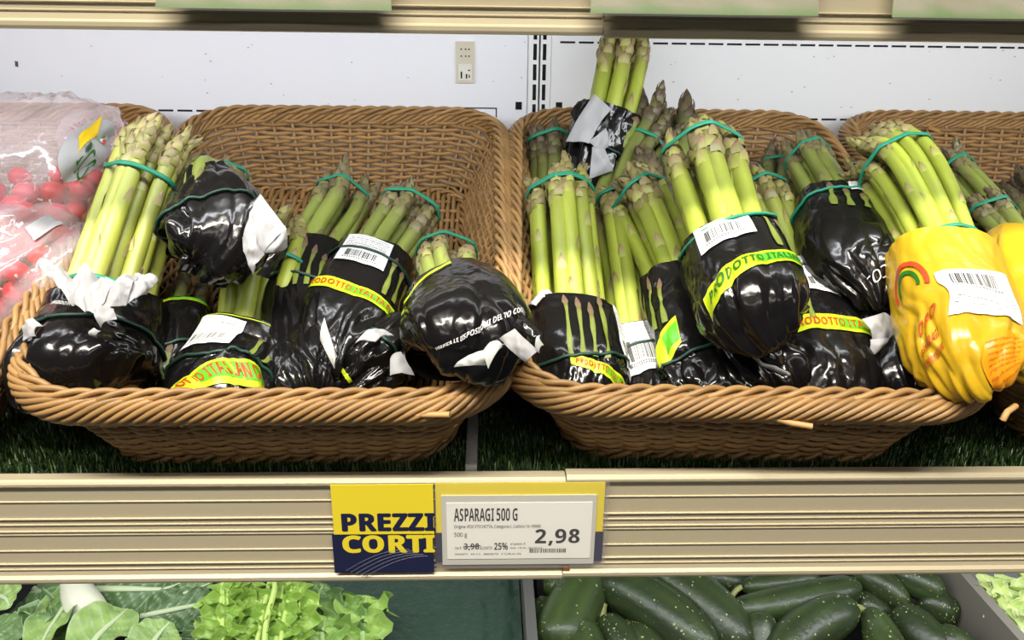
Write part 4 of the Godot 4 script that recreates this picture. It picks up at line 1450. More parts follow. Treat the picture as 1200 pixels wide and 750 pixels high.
# ---------------------------------------------------------------- asparagus in the right tray
func right_bunches() -> void:
	var b := bunch({"seed": 21, "r": 0.0105, "look": M.look_bright, "label": "tall asparagus bunch upright by the white wall, its tips behind the upper shelf",
		"S": [Vector4(0.1392, 0.2118, -0.3750, 0.0317), Vector4(0.1526, 0.2810, -0.4050, 0.0371), Vector4(0.1651, 0.3390, -0.4250, 0.0350), Vector4(0.1663, 0.3807, -0.4350, 0.0274)], "ragged": 0.03,
		"W": [Vector4(0.1207, 0.1782, -0.3500, 0.0104), Vector4(0.1223, 0.1887, -0.3500, 0.0270), Vector4(0.1338, 0.2208, -0.3700, 0.0356), Vector4(0.1428, 0.2499, -0.3850, 0.0400), Vector4(0.1484, 0.2656, -0.3930, 0.0411)], "amp": 0.006, "amp2": 0.003})
	paper(b, [
		[Vector3(0.0919, 0.2399, -0.3450), Vector3(0.1175, 0.2400, -0.3300), Vector3(0.1445, 0.2772, -0.3500), Vector3(0.1255, 0.2935, -0.3650)],
		[Vector3(0.1177, 0.2417, -0.3320), Vector3(0.1278, 0.2286, -0.3280), Vector3(0.1415, 0.2356, -0.3350), Vector3(0.1381, 0.2567, -0.3400)],
		[Vector3(0.1217, 0.2361, -0.3300), Vector3(0.1184, 0.1996, -0.3220), Vector3(0.1465, 0.2093, -0.3250), Vector3(0.1360, 0.2360, -0.3320)]], 14)
	printed(b, 0.75, 0.5, 2, 0.55, 0.95)
	tie(b, 0.48, 0.03, 2.4)
	paper(b, [[Vector3(0.0994, 0.2704, -0.3800), Vector3(0.1067, 0.2558, -0.3650), Vector3(0.1210, 0.2714, -0.3700), Vector3(0.1180, 0.2872, -0.3850)]], 15, M.black_flap, "film_flap")

	b = bunch({"seed": 22, "r": 0.0100, "look": M.look_dark, "label": "dark asparagus bunch in the far left back corner of the heaped tray",
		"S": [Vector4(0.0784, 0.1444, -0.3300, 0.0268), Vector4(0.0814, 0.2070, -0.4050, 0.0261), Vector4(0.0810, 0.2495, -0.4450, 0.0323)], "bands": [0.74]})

	b = bunch({"seed": 23, "r": 0.0094, "look": M.look_bright, "label": "bright asparagus bunch along the heaped tray's left wall, dark band over printed spears",
		"S": [Vector4(0.0819, 0.0624, -0.0650, 0.0378), Vector4(0.0845, 0.1165, -0.1400, 0.0414), Vector4(0.0788, 0.1866, -0.2350, 0.0330), Vector4(0.0799, 0.2098, -0.2770, 0.0400)], "bands": [0.72, 0.715], "ragged": 0.13,
		"W": [Vector4(0.0847, 0.0399, -0.0400, 0.0092), Vector4(0.0829, 0.0496, -0.0410, 0.0337), Vector4(0.0828, 0.0606, -0.0650, 0.0457), Vector4(0.0831, 0.0836, -0.1150, 0.0449), Vector4(0.0818, 0.0967, -0.1400, 0.0443)], "amp": 0.005, "amp2": 0.0015, "slant": 1.6})
	neon(b, -0.25, 1.3, 0.26, 0.38, -0.16, "PRODOTTO ITALIANO", true)
	printed(b, -0.22, 0.24, 4, 0.42, 0.88, 0.05)
	sticker(b, 0.85, 1.5, 0.46, 0.80, -0.05)
	tie(b, 0.52, 0.10, -1.2)
	paper(b, [[Vector3(0.0371, 0.1099, -0.1200), Vector3(0.0455, 0.1151, -0.1100), Vector3(0.0623, 0.1238, -0.1200), Vector3(0.0565, 0.1223, -0.1300)]], 16)

	b = bunch({"seed": 24, "r": 0.0100, "look": M.look_bright, "label": "slim asparagus bunch with a square sticker, second from the heaped tray's left wall",
		"S": [Vector4(0.1514, 0.0533, -0.0850, 0.0228), Vector4(0.1487, 0.1097, -0.1900, 0.0271), Vector4(0.1441, 0.1620, -0.2850, 0.0265), Vector4(0.1400, 0.1810, -0.3250, 0.0284)], "bands": [0.74],
		"W": [Vector4(0.1576, 0.0259, -0.0500, 0.0095), Vector4(0.1547, 0.0357, -0.0550, 0.0268), Vector4(0.1507, 0.0506, -0.0850, 0.0277), Vector4(0.1482, 0.0633, -0.1250, 0.0281), Vector4(0.1460, 0.0721, -0.1400, 0.0276)], "amp": 0.004, "amp2": 0.001})
	sticker(b, -0.8, 0.75, 0.42, 0.98, 0.0)
	neon(b, -1.0, 1.0, 0.13, 0.28, 0.0, "")
	tie(b, 0.62, 0.03)

	b = bunch({"seed": 25, "r": 0.0104, "look": M.look_bright, "label": "asparagus bunch with tips bent left over the slim bunch",
		"S": [Vector4(0.1893, 0.0730, -0.0800, 0.0321), Vector4(0.1847, 0.1304, -0.2000, 0.0380), Vector4(0.1725, 0.1801, -0.2700, 0.0374), Vector4(0.1473, 0.2105, -0.3050, 0.0354)], "bands": [0.70], "bandtilt": 0.1,
		"W": [Vector4(0.2042, 0.0421, -0.0350, 0.0123), Vector4(0.1998, 0.0532, -0.0400, 0.0369), Vector4(0.1933, 0.0721, -0.0700, 0.0365), Vector4(0.1913, 0.0960, -0.1200, 0.0384), Vector4(0.1904, 0.1186, -0.1650, 0.0376)], "amp": 0.008, "amp2": 0.003})
	neon(b, -1.15, -0.45, 0.42, 0.62, 0.10, "")
	printed(b, -1.0, 0.3, 2, 0.62, 0.96, 0.4)
	tie(b, 0.45, 0.03, 0.5)
	paper(b, [[Vector3(0.1921, 0.1377, -0.1150), Vector3(0.1983, 0.1232, -0.1020), Vector3(0.2042, 0.1236, -0.1060), Vector3(0.1986, 0.1430, -0.1200)]], 17, M.grey_paper)

	b = bunch({"seed": 26, "r": 0.0100, "look": M.look_dark, "label": "rear asparagus bunch of the heaped tray with dark tips standing above the rest",
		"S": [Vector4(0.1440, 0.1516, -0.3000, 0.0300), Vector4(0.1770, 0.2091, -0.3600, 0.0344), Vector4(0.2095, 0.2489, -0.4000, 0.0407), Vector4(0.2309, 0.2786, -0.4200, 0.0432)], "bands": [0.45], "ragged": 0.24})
	var rng := RandomNumberGenerator.new()
	rng.seed = 9
	for q in [[Vector3(0.2082, 0.2130, -0.3700), Vector3(0.2144, 0.2947, -0.4250)], [Vector3(0.2400, 0.2133, -0.3700), Vector3(0.2512, 0.2971, -0.4250)]]:
		var p := PackedVector3Array()
		for k in 20:
			p.append((q[0] as Vector3).lerp(q[1], k / 19.0))
		put("spear", spear(p, 0.0115, M.look_dark, rng).mesh(b.at, M.spear), b.root)

	b = bunch({"seed": 27, "r": 0.0112, "look": M.look_dark, "label": "bunch of fat mauve asparagus tips in the heaped tray's middle",
		"S": [Vector4(0.1900, 0.1053, -0.2200, 0.0281), Vector4(0.1901, 0.1672, -0.2850, 0.0314), Vector4(0.1873, 0.2046, -0.3250, 0.0343), Vector4(0.1842, 0.2300, -0.3500, 0.0348)]})

	b = bunch({"seed": 28, "r": 0.0120, "look": M.look_bright, "label": "thickest asparagus bunch on top of the heap, lettered on a rising lime strip",
		"S": [Vector4(0.2184, 0.1336, -0.0300, 0.0393), Vector4(0.2192, 0.1929, -0.1100, 0.0473), Vector4(0.2140, 0.2431, -0.1900, 0.0384), Vector4(0.2111, 0.2759, -0.2280, 0.0414)], "bands": [0.715], "ragged": 0.10,
		"W": [Vector4(0.2318, 0.1250, 0.0000, 0.0112), Vector4(0.2266, 0.1324, 0.0000, 0.0321), Vector4(0.2225, 0.1434, -0.0150, 0.0447), Vector4(0.2221, 0.1563, -0.0500, 0.0459), Vector4(0.2206, 0.1763, -0.0900, 0.0442), Vector4(0.2178, 0.1865, -0.1000, 0.0422)], "amp": 0.006, "amp2": 0.0016})
	sticker(b, -0.95, 0.15, 0.66, 0.90, 0.05)
	neon(b, -1.25, 1.25, 0.42, 0.56, 0.24, "PRODOTTO ITALIANO")
	printed(b, 0.5, 0.3, 3, 0.62, 0.90)
	tie(b, 0.94, 0.05, 1.4, M.band)

	b = bunch({"seed": 29, "r": 0.0098, "look": M.look_bright, "label": "asparagus bunch under the thickest one's right side, lime strip across black wrapper",
		"S": [Vector4(0.3202, 0.0708, -0.0850, 0.0374), Vector4(0.3177, 0.1490, -0.1950, 0.0377), Vector4(0.3042, 0.1877, -0.2550, 0.0303), Vector4(0.2973, 0.2093, -0.2950, 0.0294)], "bands": [0.72],
		"W": [Vector4(0.3144, 0.0340, -0.0350, 0.0116), Vector4(0.3092, 0.0477, -0.0350, 0.0415), Vector4(0.3126, 0.0663, -0.0650, 0.0476), Vector4(0.3197, 0.0934, -0.1250, 0.0423), Vector4(0.3186, 0.1204, -0.1750, 0.0382)], "amp": 0.005, "amp2": 0.0015})
	sticker(b, -0.35, 0.85, 0.76, 0.99, -0.06)
	neon(b, -1.0, 1.25, 0.54, 0.65, 0.03, "PRODOTTO ITALIANO", true)
	printed(b, -1.0, 0.28, 3, 0.60, 0.9, 0.2)
	tie(b, 0.90, 0.05, 2.0)

	b = bunch({"seed": 30, "r": 0.0094, "look": M.look_olive, "label": "dull green asparagus bunch in a creased black bag, beside the yellow wrapper's spears",
		"S": [Vector4(0.3668, 0.1363, -0.1500, 0.0360), Vector4(0.3776, 0.1948, -0.2500, 0.0357), Vector4(0.3768, 0.2216, -0.3200, 0.0281), Vector4(0.3770, 0.2424, -0.3600, 0.0270)], "bands": [0.69], "bandtilt": 0.1,
		"W": [Vector4(0.3662, 0.1139, -0.0900, 0.0080), Vector4(0.3623, 0.1258, -0.1000, 0.0210), Vector4(0.3590, 0.1425, -0.1350, 0.0436), Vector4(0.3655, 0.1645, -0.1850, 0.0459), Vector4(0.3732, 0.1865, -0.2300, 0.0397)], "amp": 0.009, "amp2": 0.003})
	sticker(b, 0.0, 0.95, 0.90, 0.995, -0.02)
	put("printed_band", patch(b.w, 0.95, 1.35, 0.46, 0.95, 0.0012, 5, 20).mesh(b.at, M.lime), b.root)
	put("printed_band_centre", patch(b.w, 1.02, 1.26, 0.5, 0.9, 0.0016, 5, 20).mesh(b.at, M.leaf_green), b.root)
	printed(b, -0.5, 0.34, 3, 0.74, 0.98)
	tie(b, 0.88, 0.06, 1.0, M.band)
	put("lettering", wrap_text(b.w, "COO", -0.35, 0.35, 0.26, 0.32, 0.0025, 0.06, 400).mesh(b.at, M.white_ink), b.root)

	b = bunch({"seed": 31, "r": 0.0098, "look": M.look_dark, "label": "shaded asparagus bunch in the heaped tray's right back corner",
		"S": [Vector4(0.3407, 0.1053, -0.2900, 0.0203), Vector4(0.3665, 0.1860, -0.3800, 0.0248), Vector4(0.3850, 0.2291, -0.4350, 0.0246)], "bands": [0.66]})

	b = bunch({"seed": 32, "r": 0.0085, "look": M.look_olive, "label": "asparagus bunch squeezed low beside the yellow wrapper, white paper fold hanging left",
		"S": [Vector4(0.3922, 0.0684, -0.0700, 0.0256), Vector4(0.3956, 0.0961, -0.1300, 0.0290), Vector4(0.3913, 0.1256, -0.1800, 0.0250)], "shell": true,
		"W": [Vector4(0.3829, 0.0467, -0.0350, 0.0124), Vector4(0.3805, 0.0588, -0.0380, 0.0308), Vector4(0.3857, 0.0771, -0.0700, 0.0367), Vector4(0.3886, 0.0946, -0.1050, 0.0331), Vector4(0.3926, 0.1108, -0.1400, 0.0292)], "amp": 0.008, "amp2": 0.002})
	printed(b, 0.0, 0.3, 3, 0.68, 0.99, 0.0)
	neon(b, -0.1, 0.9, 0.58, 0.66, -0.03, "")
	paper(b, [
		[Vector3(0.3366, 0.1197, -0.0600), Vector3(0.3443, 0.1021, -0.0500), Vector3(0.3624, 0.1018, -0.0550), Vector3(0.3585, 0.1245, -0.0650)],
		[Vector3(0.3585, 0.1245, -0.0650), Vector3(0.3606, 0.1006, -0.0540), Vector3(0.3687, 0.0982, -0.0600), Vector3(0.3720, 0.1113, -0.0650)],
		[Vector3(0.3425, 0.1038, -0.0500), Vector3(0.3398, 0.0877, -0.0450), Vector3(0.3495, 0.0943, -0.0450), Vector3(0.3610, 0.1043, -0.0530)]], 18)

	b = bunch({"seed": 33, "r": 0.0085, "look": M.look_dark, "shell": true, "label": "buried asparagus bunch, only its black bag end with a white folded edge showing",
		"S": [Vector4(0.2521, 0.0621, -0.0650, 0.0238), Vector4(0.2469, 0.0724, -0.1250, 0.0272), Vector4(0.2423, 0.0973, -0.1850, 0.0271)],
		"W": [Vector4(0.2533, 0.0512, -0.0300, 0.0122), Vector4(0.2482, 0.0622, -0.0350, 0.0335), Vector4(0.2364, 0.0734, -0.0550, 0.0404), Vector4(0.2318, 0.0808, -0.0950, 0.0376), Vector4(0.2276, 0.0924, -0.1250, 0.0337)], "amp": 0.009, "amp2": 0.004})
	paper(b, [[Vector3(0.2175, 0.1029, -0.0400), Vector3(0.2334, 0.0919, -0.0200), Vector3(0.2369, 0.0935, -0.0220), Vector3(0.2212, 0.1049, -0.0430)], [Vector3(0.2334, 0.0919, -0.0200), Vector3(0.2566, 0.0821, -0.0150), Vector3(0.2599, 0.0852, -0.0170), Vector3(0.2369, 0.0935, -0.0220)]], 19)

# ---------------------------------------------------------------- yellow wrappers and what lies behind them
func far_right_bunches() -> void:
	var b := bunch({"seed": 41, "r": 0.0072, "look": M.look_bright, "label": "asparagus bunch of many thin curving spears in a yellow wrapper with large sticker",
		"S": [Vector4(0.4245, 0.1553, -0.0600, 0.0440), Vector4(0.4278, 0.1962, -0.1250, 0.0486), Vector4(0.4183, 0.2301, -0.2000, 0.0412), Vector4(0.3981, 0.2431, -0.2500, 0.0350)], "bands": [0.68, 0.34], "bandtilt": 0.1, "ragged": 0.12,
		"W": [Vector4(0.3915, 0.0978, 0.0350, 0.0136), Vector4(0.3875, 0.1063, 0.0340, 0.0352), Vector4(0.3892, 0.1194, 0.0160, 0.0449), Vector4(0.4003, 0.1296, -0.0200, 0.0493), Vector4(0.4107, 0.1537, -0.0650, 0.0481), Vector4(0.4152, 0.1716, -0.0920, 0.0455)], "wmat": M.yellow, "amp": 0.006, "amp2": 0.0015, "flat": 0.8})
	sticker(b, -0.75, 0.5, 0.42, 0.70, 0.05, 1)
	var ring := func(r0: float, r1: float, ca: float, cv: float, mat: Material) -> void:
		var sh := func(fu: float, fv: float) -> Vector2:
			var t := lerpf(-0.3, PI + 0.3, fu)
			return Vector2(0.5, 0.5) + Vector2(-cos(t), sin(t)) * lerpf(r0, r1, fv)
		put("printed_emblem", patch(b.w, ca - 0.42, ca + 0.42, cv - 0.12, cv + 0.12, 0.0014, 26, 4, 0.0, sh).mesh(b.at, mat), b.root)
	ring.call(0.40, 0.50, -1.25, 0.66, M.red_ink)
	ring.call(0.24, 0.32, -1.25, 0.66, M.green_ink)
	put("lettering", wrap_text(b.w, "OPO", -1.4, -0.98, 0.40, 0.44, 0.0016, 0.05).mesh(b.at, M.red_ink), b.root)
	put("lettering", wrap_text(b.w, "ASPARAGI", -1.45, -0.95, 0.33, 0.36, 0.0016, 0.05).mesh(b.at, M.red_ink), b.root)
	put("lettering", wrap_text(b.w, "VERDI ITALIANI", -1.45, -0.9, 0.28, 0.305, 0.0016, 0.05).mesh(b.at, M.red_ink), b.root)
	put("printed_panel", patch(b.w, -0.35, 0.65, 0.12, 0.36, 0.0011, 16, 14, 0.05, func(fu: float, fv: float) -> Vector2: return Vector2(0.5 + (fu - 0.5) * sqrt(maxf(1.0 - pow(2.0 * fv - 1.0, 2.0), 0.02)), fv)).mesh(b.at, sm(Color(0.93, 0.62, 0.10), 0.35)), b.root)
	for k in 8:
		put("lettering", wrap_text(b.w, "asparago verde italiano categoria I", -0.2, 0.5, 0.15 + k * 0.024, 0.163 + k * 0.024, 0.0016, 0.05, 400).mesh(b.at, M.red_ink), b.root)

	b = bunch({"seed": 42, "r": 0.0078, "look": M.look_olive, "label": "thin dark green asparagus bunch behind the yellow wrappers, by the rearmost woven wall",
		"S": [Vector4(0.5722, 0.1384, -0.2100, 0.0222), Vector4(0.5696, 0.1822, -0.2800, 0.0265), Vector4(0.5630, 0.2093, -0.3300, 0.0236), Vector4(0.5596, 0.2274, -0.3600, 0.0273)], "bands": [0.70]})
	b = bunch({"seed": 43, "r": 0.0080, "look": M.look_olive, "label": "asparagus bunch in the second yellow wrapper, cut off by the right edge of the picture",
		"S": [Vector4(0.5118, 0.1294, -0.0900, 0.0305), Vector4(0.5290, 0.1590, -0.1600, 0.0311), Vector4(0.5311, 0.1807, -0.2050, 0.0280), Vector4(0.5306, 0.1985, -0.2350, 0.0297)], "bands": [0.66],
		"W": [Vector4(0.4825, 0.0944, -0.0100, 0.0146), Vector4(0.4787, 0.1031, -0.0120, 0.0336), Vector4(0.4901, 0.1123, -0.0450, 0.0396), Vector4(0.5080, 0.1389, -0.1000, 0.0388), Vector4(0.5245, 0.1581, -0.1500, 0.0359)], "wmat": M.yellow, "amp": 0.005, "amp2": 0.002})
	sticker(b, -0.4, 0.8, 0.42, 0.66, 0.0, 1)
	b = bunch({"seed": 44, "r": 0.0085, "look": M.look_dark, "label": "dark asparagus bunch cut off by the picture's right edge, only its tips showing",
		"S": [Vector4(0.6609, 0.1278, -0.2500, 0.0273), Vector4(0.6627, 0.1790, -0.3300, 0.0270), Vector4(0.6591, 0.1971, -0.3700, 0.0301)]})

# ---------------------------------------------------------------- radishes in clear bags
func radish_bags() -> void:
	var rng := RandomNumberGenerator.new()
	rng.seed = 8
	M.radish = sm(Color(0.90, 0.16, 0.24), 0.35)
	relief(M.radish, noise_tex(0.02, FastNoiseLite.TYPE_SIMPLEX, 3, 3), 0.05, 9.0)
	M.root = sm(Color(0.93, 0.84, 0.80), 0.5)
	var bags := [
		["clear bag of radishes with an oval white and yellow label, topmost of the three", [Vector4(-0.5119, 0.1839, -0.1900, 0.0340), Vector4(-0.4904, 0.1949, -0.2000, 0.0789), Vector4(-0.4638, 0.2304, -0.2500, 0.0736), Vector4(-0.4516, 0.2396, -0.3200, 0.0464), Vector4(-0.4483, 0.2458, -0.3500, 0.0179)], "radishes in the topmost clear bag", 26],
		["clear bag of radishes without oval label, lowest by the front rim", [Vector4(-0.5105, 0.1313, -0.1300, 0.0323), Vector4(-0.4779, 0.1356, -0.1300, 0.0533), Vector4(-0.4390, 0.1469, -0.1500, 0.0495), Vector4(-0.4212, 0.1537, -0.1900, 0.0363), Vector4(-0.4131, 0.1577, -0.2100, 0.0106)], "radishes in the lowest clear bag", 24],
		["small clear bag of radishes at the back, under the woven rim", [Vector4(-0.4745, 0.2170, -0.3100, 0.0193), Vector4(-0.4543, 0.2239, -0.3300, 0.0413), Vector4(-0.4240, 0.2254, -0.3500, 0.0362), Vector4(-0.4123, 0.2269, -0.3700, 0.0123)], "radishes in the bag at the back", 9],
	]
	var k := 0
	for b in bags:
		var l: Array = b[1]
		var w := make_wrap(l, 60 + k, 0.012, 0.010, 0.85, 1.0)
		var at := xyz(l[0])
		var root := thing("radish_bag", at, b[0], "bag", "clear bags of radishes")
		put("film", wrap_mesh(w, 64, 48).mesh(at, M.clear_bag), root)
		# radishes inside, on the near and lower side
		var spots: Array[Vector3] = []
		var tries := 0
		while spots.size() < int(b[3]) and tries < 3000:
			tries += 1
			var v := rng.randf_range(0.14, 0.86)
			var fr := frame(l, v)
			var a := rng.randf_range(-PI, PI)
			var q := sqrt(rng.randf())
			var c: Vector3 = fr[0] + ((fr[2] as Vector3) * cos(a) + (fr[1] as Vector3) * sin(a)) * maxf(float(fr[3]) - 0.024, 0.0) * q
			c.y -= 0.004
			var ok := k != 0 or c.y < (fr[0] as Vector3).y + 0.006 - 0.03 * v
			for s in spots:
				if s.distance_to(c) < 0.0225:
					ok = false
			if ok:
				spots.append(c)
		for c in spots:
			var r := rng.randf_range(0.0105, 0.0128)
			var ro := thing("radish", c, "red radish seen through the film of the " + ["topmost", "lowest", "rearmost"][k] + " clear bag", "radish", b[2])
			put("root_body", ball(Vector3.ZERO, r, tries + k, 0.94).mesh(Vector3.ZERO, M.radish), ro)
			var d := Vector3(rng.randf_range(-1, 1), rng.randf_range(-1, 1), rng.randf_range(-0.2, 1)).normalized()
			var mb := MB.new()
			mb.tube(PackedVector3Array([d * (r * 0.93), d * (r * 1.12), d * (r * 1.35) + Vector3(0.001, 0, 0)]), 0.0012, 6, false)
			put("root_tail", mb.mesh(Vector3.ZERO, M.root), ro)
		# rows of small red dots printed on the film
		if k != 1:
			var dots := MB.new()
			for j in 13:
				for i in 17:
					var a := lerpf(0.55, 1.35, (i + 0.5 * (j % 2)) / 17.0) if k == 0 else lerpf(-0.7, 0.3, (i + 0.5 * (j % 2)) / 17.0)
					var v := lerpf(0.70, 0.95, j / 13.0) if k == 0 else lerpf(0.2, 0.8, j / 13.0)
					var p := wpos(w, a, v)
					var e1 := (wpos(w, a + 0.04, v) - p).normalized()
					var e2 := (wpos(w, a, v + 0.02) - p).normalized()
					var nn := e1.cross(e2).normalized()
					p += nn * 0.001
					for m in 6:
						dots.tri(p, p + (e1 * cos(TAU * m / 6) + e2 * sin(TAU * m / 6)) * 0.0011, p + (e1 * cos(TAU * (m + 1) / 6) + e2 * sin(TAU * (m + 1) / 6)) * 0.0011)
			put("printed_dots", dots.mesh(at, sm(Color(0.62, 0.16, 0.20), 0.4)), root).set_meta("kind", "stuff")
		if k == 0:
			var disc := func(ca: float, cv: float, ra: float, rv: float, off: float, mat: Material, called: String, part := TAU, start := 0.0) -> void:
				var sh := func(fu: float, fv: float) -> Vector2:
					var t := start - part * fu
					return Vector2(0.5 + 0.5 * cos(t) * fv, 0.5 + 0.5 * sin(t) * fv)
				var pm := patch(w, ca - ra, ca + ra, cv - rv, cv + rv, off, 28, 6, 0.0, sh)
				put(called, pm.mesh(at, mat), root)
			disc.call(0.85, 0.47, 0.24, 0.11, 0.0014, M.paper, "label_sticker")
			put("printed_shape", patch(w, 0.66, 0.80, 0.46, 0.54, 0.0028, 5, 5, -0.05).mesh(at, sm(Color(0.93, 0.78, 0.12), 0.4)), root)
			put("lettering", wrap_text(w, "ICO", 0.82, 1.04, 0.40, 0.47, 0.0030, -0.03, 400).mesh(at, M.green_ink), root)
			for q in [[0.86, M.leaf_green], [0.895, M.white_ink], [0.93, M.radish]]:
				put("printed_flag", patch(w, q[0], q[0] + 0.034, 0.505, 0.535, 0.0030, 3, 3, 0.0).mesh(at, q[1]), root)
		if k == 1:
			put("label_sticker", patch(w, -0.25, 0.15, 0.50, 0.62, 0.0016, 8, 6).mesh(at, M.paper), root)
		k += 1

